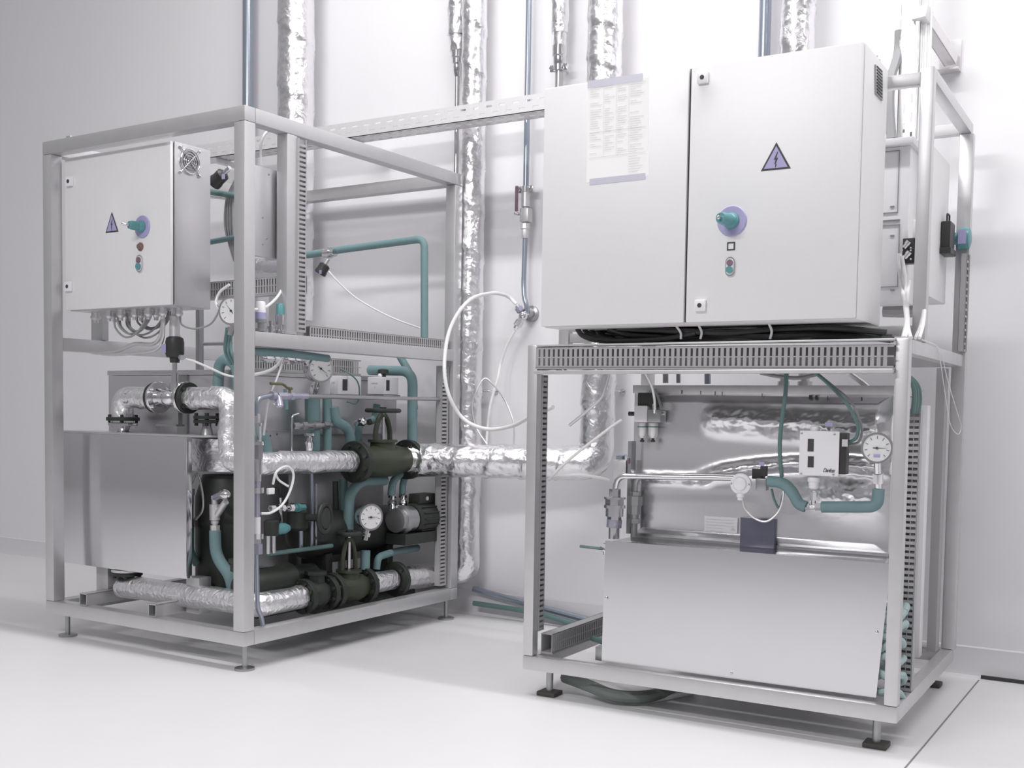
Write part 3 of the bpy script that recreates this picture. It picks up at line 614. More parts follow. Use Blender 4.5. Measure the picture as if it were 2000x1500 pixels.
# wireway between the frames
Y0, Y1 = -.30, -.20
pa, pb = W.av(1060, 200, Y0), W.av(608, 258, Y0)
t_ = thing('cable_tray', 'white perforated cable tray running level along the wall between the two frames', 'cable tray', ((pa.x+pb.x)/2, Y1, 2.07))
zt0, zt1 = 2.062, 2.128; xl, xr = -4.15, -2.05
def perf(p0, a, w, n, hole_rows, pitch, frac, off):
    mb = MB(); a = Vector(a); ln = a.length; a.normalize(); w = Vector(w); n = Vector(n)*.0025
    edges = [0]; 
    for h0, h1 in hole_rows: mb.box(Vector(p0)+w*edges[-1], a*ln, w*(h0-edges[-1]), n); edges.append(h1)
    mb.box(Vector(p0)+w*edges[-1], a*ln, w*(1-edges[-1]), n)
    for j, (h0, h1) in enumerate(hole_rows):
        k = -off*(j % 2)
        while k < ln:
            s0 = max(0, k); s1 = min(ln, k+pitch*frac)
            if s1 > s0: mb.box(Vector(p0)+w*h0+a*s0, a*(s1-s0), w*(h1-h0), n)
            k += pitch
    return mb
perf((xl, Y0, zt0), (xr-xl, 0, 0), (0, 0, zt1-zt0), (0, 1, 0), [(.20, .32), (.62, .74)], .062, .55, .03).build('side_wall', m_traywhite, t_)
perf((xl, Y1-.003, zt0), (xr-xl, 0, 0), (0, 0, zt1-zt0), (0, 1, 0), [(.25, .40)], .062, .5, .03).build('side_wall', m_traywhite, t_)
perf((xl, Y0, zt0), (xr-xl, 0, 0), (0, Y1-Y0, 0), (0, 0, 1), [(.15, .22), (.45, .55), (.78, .85)], .05, .5, .025).build('tray_base', m_traywhite, t_)
for xx in (-3.2, -2.2, -4.0):
    mb = MB(); mb.box((xx, Y0-.001, zt0-.022), (.03, 0, 0), (0, -Y0-.001, 0), (0, 0, .02)); mb.build('wall_bracket', m_galv, t_)
for i in range(4):
    yy = Y0+.02+i*.02
    tag(MB().tube(smooth([(xl+.02, yy, zt0+.012), (-3.4, yy+.004, zt0+.012), (-2.7, yy-.004, zt0+.012), (-2.07, yy, zt0+.012)]), .0055, 8).build('grey_cable', m_cable), 'grey cable lying in the level white cable tray between the frames', 'cable', 'cables in the level tray')
# vertical tray at the right
tx0, tx1 = X(1757, 120, -.26), X(1793, 120, -.26)
t_ = thing('cable_tray', 'upright perforated cable tray beside the right cabinet, braced to the wall', 'cable tray', ((tx0+tx1)/2, -.24, 1.80))
zz = 1.80
perf((tx0, -.262, zz), (0, 0, 3.6-zz), (tx1-tx0, 0, 0), (0, 1, 0), [(.30, .42), (.70, .82)], .062, .5, .03).build('tray_base', m_galv, t_)
for xx in (tx0, tx1): perf((xx-.0012, -.262, zz), (0, 0, 3.6-zz), (0, .06, 0), (1, 0, 0), [(.4, .55)], .062, .5, .03).build('side_wall', m_galv, t_)
G = 'pale cables climbing beside the upright tray'
for i in range(5):
    xx = tx1+.006+.0075*i; yy = -.245+.004*(i % 2)
    tag(MB().tube(smooth([(xx, yy, 3.6), (xx+.001, yy, 2.8), (xx-.002, yy, 2.2), (xx, yy, 1.95), (xx-.004, yy+.004, 1.80)]), .0042, 8).build('white_cable', m_hose), 'pale thin cable climbing the right edge of the upright cable tray', 'cable', G)
for i, (a, b) in enumerate(((1757, 1741), (1757, 1736), (1758, 1746))):
    p = [W.av(a, 60, -.25), W.av(a-2, 100, -.25), W.av(b+6, 130, -.28), W.av(b, 150, -.3), W.av(b-4, 200, -.32), W.av(b, 270, -.32)]
    tag(MB().tube(smooth(p), .0045 if i else .016, 8).build('grey_cable', m_cable), ['thick grey cable running down between the large cabinet and the upright tray', 'thin grey cable leaning out left of the upright tray, nearest the cabinet', 'thin grey cable leaning out left of the upright tray, nearest the tray'][i], 'cable')
# diagonal strut with wall plate
a, b = W.av(1801, 30, -.25), W.av(1858, 118, -.03)
t_ = thing('wall_bracket', 'diagonal channel strut from the upright tray down to a wall plate', 'bracket', (b.x, 0, b.z))
d = (b-a).normalized(); s = d.cross(Z).normalized(); up = s.cross(d).normalized()
mb = MB(); hw = .02; mb.box(a-s*hw-up*hw, d*(b-a).length, s*.04, up*.003); mb.box(a-s*hw-up*hw, d*(b-a).length, s*.003, up*.04); mb.box(a+s*(hw-.003)-up*hw, d*(b-a).length, s*.003, up*.04); mb.build('strut', m_traywhite, t_)
p = W.av(1857, 112, -.001); mb = MB(); mb.box((p.x-.035, -.006, p.z-.045), (.07, 0, 0), (0, .006, 0), (0, 0, .10), .001); mb.box((p.x-.035, -.05, p.z-.055), (.07, 0, 0), (0, .05, 0), (0, 0, .008), .001); mb.build('wall_plate', m_galv, t_)
mb = MB(); mb.lathe((p.x-.018, -.006, p.z+.035), (0, -1, 0), [(0, .010), (.006, .010), (.006, .006), (.016, .006)], 6); mb.build('bolt', m_chrome, t_)
mb = MB(); mb.box(a-s*.024-up*.024-d*.02, d*.045, s*.048, up*.048, .003); mb.build('strut_clamp', m_galv, t_)
# wall hooks
for (x_, y_, lab) in ((968, 765, 'small metal hook on the wall, right of the slim foil riser'), (1216, 765, 'small metal hook on the wall, left of the foil-faced tank')):
    p = W.av(x_, y_, -.004); mb = MB(); mb.lathe((p.x, -.001, p.z), (0, -1, 0), [(0, .012), (.004, .012), (.006, .005), (.02, .005)], 12); mb.tube([(p.x, -.02, p.z), (p.x-.03, -.03, p.z+.003), (p.x-.05, -.03, p.z+.003)], .004, 8)
    tag(mb.build('wall_hook', m_chrome), lab, 'hook')
# pipes along the skirting
for (pts, r, m, lab) in (([(925, 1150), (1040, 1182), (1120, 1203), (1200, 1224)], .013, m_blue, 'blue pipe running low along the wall behind the right frame'),
                         ([(925, 1178), (1040, 1196), (1120, 1218), (1200, 1240)], .011, m_greenhose, 'green hose running along the wall foot behind the right frame')):
    tag(MB().tube(smooth([W.av(x, y, -.035 if r > .012 else -.06) for x, y in pts]), r, 10).build('low_pipe', m), lab, 'pipe')

# ================================================================== teal insulated hoses, left unit
def teal(label, pts, r, fil=.05, m=None, group=None): return hose('insulated_hose', label, pts, r, m or m_teal, 'insulated hose', 14, group, fil)
teal('teal insulated pipe looping high behind the left frame and dropping on the wall side', [L.av(600, 498, 1.05), L.av(664, 488, 1.05), L.av(829, 466, 1.05), L.av(829, 655, 1.05), L.av(829, 690, 1.05)], .0155, .04)
teal('short teal pipe between the small cabinet and the near post', [L.av(409, 473, .5), L.av(470, 462, .5)], .011)
teal('teal hose slanting behind the middle right rail', [L.av(770, 672, 1.12), L.av(783, 700, 1.12), L.av(805, 735, 1.12), L.av(809, 800, 1.12)], .016, .08)
teal('thick teal pipe bending down at the right end of the steel housing', [L.av(722, 723, 1.06), L.av(806, 725, 1.06), L.av(805, 890, 1.06)], .021, .06)
teal('thick teal hose arching over the upper foil pipe, left of the near post', [L.av(426, 755, .22), L.av(428, 712, .22), L.av(440, 700, .22), L.av(462, 712, .22), L.av(466, 760, .22)], .020, .03)
teal('teal hose running under the middle right rail', [L.au(485, 686, -.04), L.au(560, 690, -.04), L.au(640, 700, -.06)], .014)
teal('teal drain hose bending below the near post, thickest low hose on the left', [L.av(420, 1036, .20), L.av(421, 1085, .20), L.av(450, 1125, .20), L.av(456, 1160, .20)], .0215, .05)
teal('dark teal hose at the right edge of the front casing', [L.av(371, 1030, .20), L.av(371, 1080, .20), L.av(385, 1102, .22)], .015, .03, m_greenhose)
teal('teal elbow hose behind the sight column', [L.au(494, 838, -.14), L.au(519, 852, -.14), L.au(524, 885, -.14)], .016, .03)
teal('wide teal upright pipe nearest the pressure gauge on the housing', [L.au(613, 775, -.20), L.au(613, 880, -.20)], .024)
teal('teal upright pipe under the left switch box', [L.au(639, 770, -.19), L.au(639, 878, -.19)], .018)
teal('curved teal hose bowing over the right end of the middle foil pipe', [L.au(652, 795, -.17), L.au(655, 823, -.17), L.au(684, 838, -.17), L.au(686, 885, -.17)], .020, .05)
teal('teal hose behind the handwheel of the dark gate valve', [L.au(700, 880, -.22), L.au(700, 825, -.22), L.au(732, 822, -.22), L.au(736, 790, -.22)], .015, .04)
teal('teal hose arching below the dark gate valve, left of the lower gauge', [L.au(680, 1040, -.16), L.au(682, 965, -.16), L.au(704, 940, -.16), L.au(752, 938, -.16)], .021, .06)
teal('left teal hose arching over the circulation pump', [L.au(764, 968, -.14), L.au(767, 938, -.14), L.au(792, 918, -.14)], .016, .04)
teal('right teal hose arching over the circulation pump', [L.au(786, 968, -.14), L.au(787, 938, -.14), L.au(800, 918, -.14)], .014, .03)
teal('teal upright hose below the lower gauge', [L.au(714, 1075, -.10), L.au(713, 1112, -.10)], .019)
teal('teal hose curving right over the short foil pipe piece', [L.au(735, 1112, -.12), L.au(738, 1088, -.12), L.au(768, 1078, -.12), L.au(815, 1070, -.14)], .015, .04)
teal('dark teal upright hose left of the curved teal hose', [L.au(603, 775, -.24), L.au(604, 840, -.24)], .016, .02, m_greenhose)
teal('teal hose hanging left of the small teal valve low down', [L.au(557, 760, -.2), L.au(560, 800, -.2)], .007)
teal('thin teal manifold pipe low across the left unit', [L.au(525, 1082, -.13), L.au(648, 1066, -.13)], .0085, .02, m_greenhose)
for lab, x_, y0_, y1_, r in (('thin dark upright pipe left of the teal valve row', 588, 1003, 1070, .008), ('thin blue upright pipe right of the teal valve row', 609, 915, 1072, .0065), ('thin blue upright tube left of the green valve wheel', 617, 945, 1068, .005)):
    tag(MB().cyl(L.au(x_, y0_, -.16), L.au(x_, y1_, -.16), r, n=12).build('thin_pipe', m_blue), lab, 'pipe')
# dark iron pump housings low down
t_ = thing('iron_pump', 'long dark iron pump lying low behind the front foil pipe', 'pump', L.P(-.2, .3, .16))
mb = MB(); mb.lathe(L.P(-.19, .16, .25), L.v, [(0, .04), (.03, .058), (.2, .058), (.22, .066), (.25, .066), (.27, .05), (.38, .05)], 28); mb.build('pump_body', m_iron, t_)
mb = MB()
mb.lathe(L.P(-.19, .16, .31), Z, [(0, .03), (.03, .03), (.03, .036), (.045, .036)], 6); mb.build('plug', m_iron, t_)
beam(L, 'pump_base', -.24, -.14, .2, .5, LZ0+T, .195, t_, m_iron)
# small solenoid valves behind bottom
for i, (x_, y_, lab) in enumerate(((530, 1035, 'dark-headed valve with teal side body above the iron pump'),)):
    c = L.au(x_, y_, -.12); t_ = thing('solenoid_valve', lab, 'valve', c)
    MB().lathe(c-Z*.02, Z, [(0, .026), (.05, .028), (.056, .02)], 20).build('coil_head', m_iron, t_)
    d = L.v; e = c+d*.05; MB().lathe(c+d*.018, d, [(0, .016), (.02, .02), (.05, .02), (.07, .012)], 14).build('valve_body', m_tealpl, t_)
    for s in (-.015, .012): MB().cyl(c-Z*.02+d*s, c-Z*.085+d*s, .007).build('tube_stub', m_chrome, t_)
t_ = thing('brass_manifold', 'row of small bright pipe fittings with a teal end, left of the dark wheel', 'pipe fitting', L.au(560, 991, -.14))
a, b = L.au(528, 993, -.14), L.au(594, 991, -.14)
mb = MB(); fittings(mb, (a, b), [(0, 1, .007, 12), (0, .12, .012, 6), (.3, .4, .013, 6), (.45, .52, .010, 12), (.55, .66, .014, 6)]); mb.build('fitting_row', m_chrome, t_)
mb = MB(); fittings(mb, (a, b), [(.68, 1, .014, 6), (.76, .84, .017, 12)]); mb.build('teal_fitting', m_tealpl, t_)
p = L.au(549, 992, -.14); mb = MB(); mb.tube([L.au(548, 972, -.14), p, L.au(550, 1028, -.14)], .005, 8); mb.cyl(L.au(548, 984, -.14), L.au(549, 1001, -.14), .010, n=6); mb.cyl(L.au(550, 1018, -.14), L.au(550, 1030, -.14), .009, n=6); mb.build('branch_tube', m_chrome, t_)
# dark wheel seen edge-on
c = L.au(634, 1012, -.06); t_ = thing('globe_valve', 'dark valve with an upright wheel seen nearly edge-on, left of the lower gauge', 'valve', c)
d_ = (L.u*.95+L.v*.3).normalized(); mb = MB(); mb.ring(c, d_, .052, .010, 32, 10); mb.lathe(c-d_*.006, d_, [(0, .04), (.012, .04)], 28); mb.build('handwheel', m_iron, t_)
MB().cyl(c, c-d_*.11, .014).build('spindle', m_iron, t_); MB().lathe(c-d_*.11+Z*.05, -Z, [(0, .03), (.02, .03), (.03, .04), (.09, .04), (.1, .03)], 20).build('valve_body', m_iron, t_)
# circulation pump
c = L.au(785, 1015, -.09); t_ = thing('circulation_pump', 'circulation pump with dull silver head and black ribbed motor below the dark gate valve', 'pump', c)
d = L.v; mb = MB(); mb.lathe(c-d*.05, d, [(0, .03), (.004, .05), (.03, .052), (.034, .062), (.05, .062), (.055, .055), (.1, .055)], 30); mb.build('pump_head', m_dullsteel, t_)
mb = MB(); mb.lathe(c+d*.055, d, [(0, .058), (.02, .064), (.17, .064), (.19, .05), (.2, .03)], 28)
for k in range(16):
    a = 2*PI*k/16; rr = (L.u*math.cos(a)+Z*math.sin(a)); mb.box(c+d*.075+rr*.062-rr.cross(d)*.002, d*.14, rr*.008, rr.cross(d)*.004)
mb.build('motor', m_iron, t_)
mb = MB(); q = c+d*.08+Z*.062; mb.box(q-L.u*.03, L.u*.06, d*.11, Z*.04, .006); mb.build('terminal_box', m_iron, t_)
MB().lathe(q+d*.05+L.u*.03+Z*.02, L.u, [(0, .009), (.004, .009)], 12).build('terminal_plug', m_galv, t_)
mb = MB(); L.box(mb, -.14, -.04, (c-L.o).dot(L.v)-.04, (c-L.o).dot(L.v)+.2, (c.z-.10), c.z-.055); mb.build('pump_foot', m_iron, t_)
for x_ in (766, 787):
    mb = MB(); fittings(mb, (L.au(x_, 966, -.14), L.au(x_, 1000, -.11)), [(0, 1, .012, 14), (0, .15, .017, 6), (.4, .6, .018, 6)]); mb.build('pipe_union', m_chrome, t_)

# gauges of the left unit
gauge('round pressure gauge beside the switch boxes, tall gauge under the middle rail', L.au(626, 720, -.115), (L.u*.93-L.v*.36+Z*.02), .051, .055, L.au(612, 770, -.19), needle=2.2)
gauge('lower round pressure gauge beside the circulation pump', L.au(724, 1010, -.06), (L.u*.93-L.v*.36), .051, .05, L.au(712, 1055, -.09), needle=1.6)
gauge('round pressure gauge half hidden behind the near post of the left frame', L.av(452, 607, .10), (L.u*.25-L.v), .048, .03, L.av(450, 655, .11), needle=-.7)
# green-blue hoses beneath that gauge
for k in range(3):
    hose('green_hose', 'thin green hose dropping below the half hidden gauge behind the near post', [L.av(444+4*k, 640, .14+.01*k), L.av(440+5*k, 670, .14+.01*k), L.av(441+6*k, 690, .15), L.av(452+5*k, 712, .16)], .006, m_greenhose, 'hose', 8, 'thin green hoses below the half hidden gauge')
# pressure switch boxes
def switchbox(label, x, y, w, h, dep, u, par=None, knob=True):
    c = L.au(x, y, u); t_ = thing('pressure_switch', label, 'pressure switch', c)
    nv = -L.v; MB().box(c-L.u*w/2-Z*h/2-L.v*dep*.0, L.u*w, L.v*dep, Z*h, .005).build('switch_housing', m_white, t_)
    mb = MB(); mb.box(c+L.u*(w/2+.0002)+L.v*dep*.18-Z*h*.28, L.u*.0015, L.v*dep*.2, Z*h*.6); mb.build('scale_window', m_ink, t_)
    mb = MB(); mb.box(c-L.u*(w/2+.004)-Z*(h/2+.006)-L.v*.004, L.u*(w+.008), L.v*(dep+.01), Z*.005); mb.build('base_plate', m_dullsteel, t_)
    mb = MB(); mb.box(c-L.u*w*.25+Z*h*.12-L.v*.0012, L.u*w*.4, Z*.004, L.v*.001); mb.box(c-L.u*w*.05-Z*h*.15-L.v*.0012, L.u*.004, Z*.008, L.v*.001); mb.build('printed_mark', m_greyink, t_)
    return c, t_
c, t_ = switchbox('white switch box with dark slot, left of the pair on the steel housing', 652, 752, .045, .074, .14, -.19)
c, t_ = switchbox('white switch box with black knob on top, right of the pair on the housing', 733, 753, .085, .072, .10, -.19)
MB().lathe(c+L.v*.03+Z*.036, Z, [(0, .008), (.006, .010), (.014, .006)], 14).build('cap', m_white, t_)
mb = MB(); q = c+L.v*.05+Z*.036; mb.lathe(q, Z, [(0, .012), (.012, .012), (.014, .024), (.03, .022), (.034, .014)], 14); mb.build('adjusting_knob', m_black, t_)
hose('thin_hose', 'thin green capillary curling from the trough over the left switch box', [L.au(665, 722, -.22), L.au(680, 728, -.16), L.au(698, 745, -.13), L.au(702, 770, -.13), L.au(696, 788, -.15), L.au(678, 785, -.16)], .003, m_greenhose)
# long rod pipe + ball valve + sight column
t_ = thing('sight_column', 'upright column of clear and metal fittings on a thin blue pipe behind the near post', 'pipe fitting', L.au(515, 1243, -.025))
uu = -.035
path = [L.au(515, 1243, uu), L.au(511, 1205, uu), L.au(503, 1188, uu), L.au(501, 1072, uu)]
MB().tube(fillet(path, .03), .0085, 12).build('lower_pipe', m_blue, t_)
def colseg(name, y0, y1, r, m, n=14): mb = MB(); mb.cyl(L.au(502, y1, uu), L.au(502, y0, uu), r, n=n); return mb.build(name, m, t_)
colseg('union_nut', 1062, 1082, .019, m_lavg, 6); colseg('union_nut', 1050, 1063, .014, m_chrome, 6); colseg('metal_ring', 1042, 1052, .024, m_chrome)
colseg('white_sleeve', 1010, 1043, .012, m_white); colseg('blue_tube', 962, 1012, .010, m_lavg); colseg('metal_ring', 952, 963, .023, m_chrome)
colseg('collar', 940, 953, .012, m_lavg, 8); colseg('collar', 925, 940, .014, m_chrome, 8); colseg('fitting_body', 896, 926, .019, m_chrome, 12); colseg('union_nut', 868, 897, .020, m_dullsteel, 6)
colseg('metal_ring', 862, 869, .024, m_chrome); colseg('sight_glass', 830, 863, .017, m_glass); colseg('metal_ring', 826, 832, .019, m_chrome); colseg('union_nut', 808, 827, .011, m_chrome, 6)
MB().tube(fillet([L.au(501, 812, uu), L.au(501, 778, uu), L.au(531, 772, uu)], .03), .009, 12).build('elbow_pipe', m_blue, t_)
MB().box(L.au(520, 960, uu)-Z*.01, L.v*.03, Z*.022, L.u*.012, .003).build('white_lever', m_white, t_)
t_ = thing('ball_valve', 'small ball valve with brass-coloured lever at the left end of the long grey rod', 'valve', L.au(545, 775, uu))
mb = MB(); fittings(mb, (L.au(530, 773, uu), L.au(600, 774, uu)), [(0, .1, .016, 14), (.15, .4, .014, 6), (.4, .8, .012, 12), (.5, .6, .015, 6), (.8, 1, .011, 6)]); c = L.au(540, 787, uu); mb.lathe(L.au(543, 774, uu), Z*-1+L.u*.4-L.v*.2, [(0, .012), (.03, .015), (.04, .015), (.045, .008)], 12); mb.build('valve_body', m_lavg, t_)
MB().lathe(c, Z*-1+L.u*.5-L.v*.2, [(0, .013), (.004, .013), (.01, .006)], 12).build('chrome_cap', m_chrome, t_)
mb = MB(); mb.tube(fillet([L.au(528, 749, uu), L.au(553, 750, uu), L.au(561, 758, uu), L.au(570, 759, uu)], .01), .005, 8); mb.cyl(L.au(566, 760, uu), L.au(566, 773, uu), .005); mb.build('lever', m_brass, t_)
tag(MB().cyl(L.au(598, 774, uu), L.au(868, 780, uu), .0075, n=12).build('long_rod', m_dullsteel), 'long thin grey rod pipe running to the rear post of the left frame', 'pipe')
# row of dull fittings behind the middle pipe
t_ = thing('fitting_row', 'row of dull metal pipe fittings above the middle foil pipe', 'pipe fitting', L.au(610, 830, -.18))
mb = MB(); fittings(mb, (L.au(572, 832, -.18), L.au(655, 830, -.18)), [(0, 1, .010, 14), (.0, .12, .014, 6), (.2, .3, .017, 6), (.45, .6, .018, 12), (.7, .82, .016, 6), (.88, 1, .013, 6)]); mb.build('fitting', m_dullsteel, t_)
mb = MB(); mb.tube(fillet([L.au(570, 882, -.18), L.au(571, 812, -.18), L.au(583, 808, -.18)], .01), .004, 8); mb.build('branch_tube', m_chrome, t_)
mb = MB(); mb.lathe(L.au(604, 880, -.16), Z, [(0, .014), (.03, .018), (.035, .012), (.05, .012), (.055, .02), (.065, .02)], 12); mb.build('silver_nozzle', m_chrome, t_)
t_ = thing('ball_valve', 'small chrome valve left of the teal hose behind the handwheel', 'valve', L.au(705, 825, -.15))
mb = MB(); mb.ball(L.au(708, 824, -.15), .018); fittings(mb, (L.au(695, 826, -.15), L.au(722, 824, -.15)), [(0, .25, .014, 6), (.3, .7, .01, 12), (.75, 1, .014, 6)]); mb.build('valve_body', m_chrome, t_)
# strainer and other bits left of near post
t_ = thing('strainer', 'bright angled strainer on top of the thick low teal hose', 'pipe fitting', L.av(420, 1000, .20))
mb = MB(); fittings(mb, (L.av(420, 1036, .20), L.av(419, 968, .20)), [(0, 1, .011, 14), (.0, .15, .018, 6), (.2, .28, .015, 12), (.3, .75, .019, 14), (.9, 1, .013, 6)]); mb.cyl(L.av(424, 1005, .20), L.av(441, 980, .19), .013, .012, 14); mb.build('strainer_body', m_galv, t_)
MB().ball(L.av(439, 966, .19), .024, (1.2, .8, .8)).build('sensor_cap', m_chrome, t_); MB().cyl(L.av(420, 972, .2), L.av(433, 966, .19), .013).build('blue_collar', m_lavg, t_)
t_ = thing('filter_drier', 'grey cylinder with purple collar beside the right edge of the front casing', 'pipe fitting', L.av(371, 1030, .20))
mb = MB(); fittings(mb, (L.av(371, 1030, .20), L.av(371, 985, .20)), [(0, 1, .013, 16), (0, .08, .016, 12)]); mb.build('cylinder', m_dullsteel, t_)
mb = MB(); fittings(mb, (L.av(371, 985, .20), L.av(371, 955, .20)), [(0, .6, .015, 6), (.6, 1, .017, 16)]); mb.build('collar', m_lavg, t_)
hose('grey_hose', 'grey hose curling down right of the front casing', [L.av(372, 948, .22), L.av(385, 925, .22), L.av(395, 960, .22), L.av(396, 995, .22), L.av(383, 1015, .22)], .0045, m_galv)
# small actuators on the mid rail
z_ = 1.152
for (x_, ms, mt, lab, ml) in ((509, m_white, m_lav, 'small valve with lavender collar and white cap standing on the middle right rail', .022), (547, m_tealpl, m_chrome, 'small valve with teal cap standing on the middle right rail', .018)):
    b = L.au(x_, 645, -.025); b.z = z_; t_ = thing('small_valve', lab, 'valve', b)
    mb = MB(); mb.lathe(b, Z, [(0, .018), (.01, .018), (.012, .011), (.03, .011), (.03, .019), (.042, .019)], 14); mb.build('valve_body', m_dullsteel if ms is m_white else m_chrome, t_)
    MB().lathe(b+Z*.042, Z, [(0, .019), (.022, .019)], 14).build('collar', mt, t_)
    MB().lathe(b+Z*.064, Z, [(0, ml*.8), (.003, ml*.8), (.034, ml*.72), (.038, ml*.6)], 14).build('cap', ms, t_)
b = L.au(530, 646, -.03); b.z = z_
t_ = thing('small_valve', 'short chrome fitting between the lavender and teal valves on the rail', 'valve', b); mb = MB(); mb.lathe(b, Z, [(0, .010), (.012, .010), (.012, .015), (.022, .015), (.025, .008), (.04, .01)], 8); mb.build('fitting', m_chrome, t_)
# chrome bits beneath the rail
t_ = thing('pipe_fitting', 'cluster of bright nuts under the middle right rail, right of the near post', 'pipe fitting', L.au(530, 702, -.22))
mb = MB(); fittings(mb, (L.au(512, 700, -.2), L.au(600, 706, -.2)), [(0, 1, .008, 12), (.05, .2, .016, 6), (.25, .35, .013, 6), (.5, .65, .018, 6), (.7, .8, .013, 6)]); mb.build('nut_row', m_chrome, t_)
# foil-wrapped piece near top centre
wrapped('short foil-wrapped pipe behind the plain steel box', [([L.av(500, 525, .60), L.av(560, 523, .60)], .05, .02, .2)])

# black sensors and their cables
def sensor(label, c, d, r, ln):
    t_ = thing('sensor', label, 'sensor', c); MB().lathe(c, d, [(0, r*.6), (ln*.12, r), (ln*.6, r), (ln*.7, r*1.1), (ln*.95, r*1.1), (ln, r*.8)], 22).build('sensor_head', m_black, t_)
    x, y, dd = basis(d); MB().cyl(c-dd*ln*.5, c, r*.35).build('sensor_stem', m_chrome, t_); return t_
c = L.av(645, 496, 1.03)
t_ = sensor('black sensor hanging from the high teal pipe with a white cable', L.av(636, 516, 1.0), (L.av(624, 534, .98)-L.av(640, 508, 1.0)), .024, .05)
MB().box(L.av(625, 535, .95)-L.u*.005, L.u*.012, Z*.016, L.v*.002).build('sensor_label', m_lavs, t_)
tag(MB().lathe(L.av(634, 495, 1.03), L.u, [(0, .02), (.02, .02), (.02, .024), (.035, .024), (.035, .018), (.06, .018)], 16).build('hose_clamp', m_chrome), 'chrome clamp on the high teal pipe above the black sensor', 'clamp')
hose('white_cable', 'white cable from the black sensor down to the middle rail', [L.av(642, 530, .99), L.av(665, 555, .99), L.av(700, 585, 1.0), L.av(760, 618, 1.05), L.av(823, 642, 1.1)], .0035, m_hose, 'cable')
t_ = sensor('black sensor tucked behind the right edge of the small cabinet', L.av(438, 338, .45), L.av(418, 358, .45)-L.av(438, 338, .45), .026, .07)
MB().box(L.av(433, 350, .42), L.u*.015, Z*.02, L.v*.002).build('sensor_label', m_lavs, t_)
tag(MB().tube(fillet([L.av(412, 375, .5), L.av(430, 378, .5), L.av(462, 383, .5)], .01), .012, 12).build('thin_pipe', m_greenhose), 'dark teal stub pipe right of the small cabinet', 'pipe')
tag(MB().tube([L.av(412, 383, .55), L.av(470, 390, .55)], .009, 12).build('thin_pipe', m_chrome), 'chrome pipe stub right of the small cabinet, just below the teal stub', 'pipe')
for k in range(4):
    hose('grey_cable', 'grey cable bowing down between the small cabinet and the near post', [L.av(460, 350+3*k, .5), L.av(443+4*k, 390, .5), L.av(440+5*k, 440, .5), L.av(449+3*k, 480, .5), L.av(458+2*k, 510, .5)], .005, m_cable, 'cable', 8, 'cables bowing beside the near post')
# cables looping beneath the small cabinet
rnd = random.Random(11)
for k in range(9):
    xa = 222+rnd.uniform(-4, 8)+k*7; xb = min(xa+rnd.uniform(40, 75), 345); dp = rnd.uniform(28, 48); v = .11+.012*k
    hose('grey_cable', 'grey cable looping below the glands of the small cabinet', [L.av(xa, 612, v), L.av(xa+2, 612+dp*.6, v), L.av(xa+(xb-xa)*.35, 612+dp, v+.01), L.av(xa+(xb-xa)*.7, 612+dp*.85, v+.02), L.av(xb, 612+dp*.3, v+.02), L.av(xb+4, 608, v+.02)], .0038, m_cable, 'cable', 8, 'cables looping under the small cabinet')
hose('grey_hose', 'thick pale hose sweeping below the small cabinet to the left rail', [L.av(318, 622, .16), L.av(314, 655, .16), L.av(298, 672, .17), L.av(262, 672, .18), L.av(226, 688, .2), L.av(180, 688, .22), L.av(143, 672, .24)], .0075, m_galv)
hose('grey_hose', 'lower pale hose sweeping below the small cabinet, ending nearest the foil tee', [L.av(320, 622, .14), L.av(318, 660, .14), L.av(305, 683, .15), L.av(265, 690, .16), L.av(205, 692, .2), L.av(165, 680, .25)], .006, m_galv)
hose('grey_cable', 'single dark cable arcing from the small cabinet to the half hidden gauge', [L.av(351, 618, .14), L.av(356, 635, .14), L.av(382, 642, .14), L.av(412, 632, .14), L.av(428, 605, .14), L.av(425, 595, .14)], .0035, m_cable, 'cable')
hose('white_hose', 'white hose curling behind the half hidden gauge', [L.av(448, 556, .16), L.av(430, 570, .16), L.av(422, 590, .15), L.av(428, 604, .14)], .005, m_hose)
hose('white_hose', 'white hose loop standing above the plain steel box', [L.au(510, 322, -.09), L.au(510, 280, -.09), L.au(524, 256, -.09), L.au(545, 265, -.09), L.au(560, 300, -.09), L.au(566, 345, -.1)], .0045, m_hose)
hose('white_hose', 'white hose hanging from the plain steel box to the lavender valve', [L.au(558, 500, -.05), L.au(557, 530, -.04), L.au(548, 570, -.03), L.au(525, 596, -.025), L.au(505, 604, -.025), L.au(492, 604, -.03)], .005, m_hose)
hose('white_hose', 'white hose coming from under the middle rail to the near post', [L.au(563, 675, -.08), L.au(555, 697, -.08), L.au(530, 722, -.08), L.au(485, 735, -.09)], .006, m_hose)
hose('white_hose', 'pale hose dropping from the middle rail past the sight column', [L.au(563, 676, -.07), L.au(552, 708, -.07), L.au(535, 755, -.07), L.au(524, 790, -.08), L.au(515, 850, -.1)], .0048, m_galv)
hose('white_hose', 'white cable from the tall stem sensor to the near post', [L.av(364, 701, .165), L.av(385, 708, .165), L.av(417, 722, .17), L.av(440, 732, .2), L.av(470, 738, .2)], .0042, m_hose, 'cable')
hose('white_hose', 'white looped hose hanging from the sight column', [L.au(533, 946, -.04), L.au(540, 922, -.03), L.au(560, 911, -.03), L.au(573, 925, -.03), L.au(568, 955, -.03), L.au(552, 985, -.03), L.au(530, 1001, -.03), L.au(510, 1003, -.035)], .0045, m_hose)
hose('white_hose', 'short white hose crossing the looped hose below the middle foil pipe', [L.au(538, 925, -.05), L.au(545, 938, -.045), L.au(563, 950, -.035)], .004, m_hose)
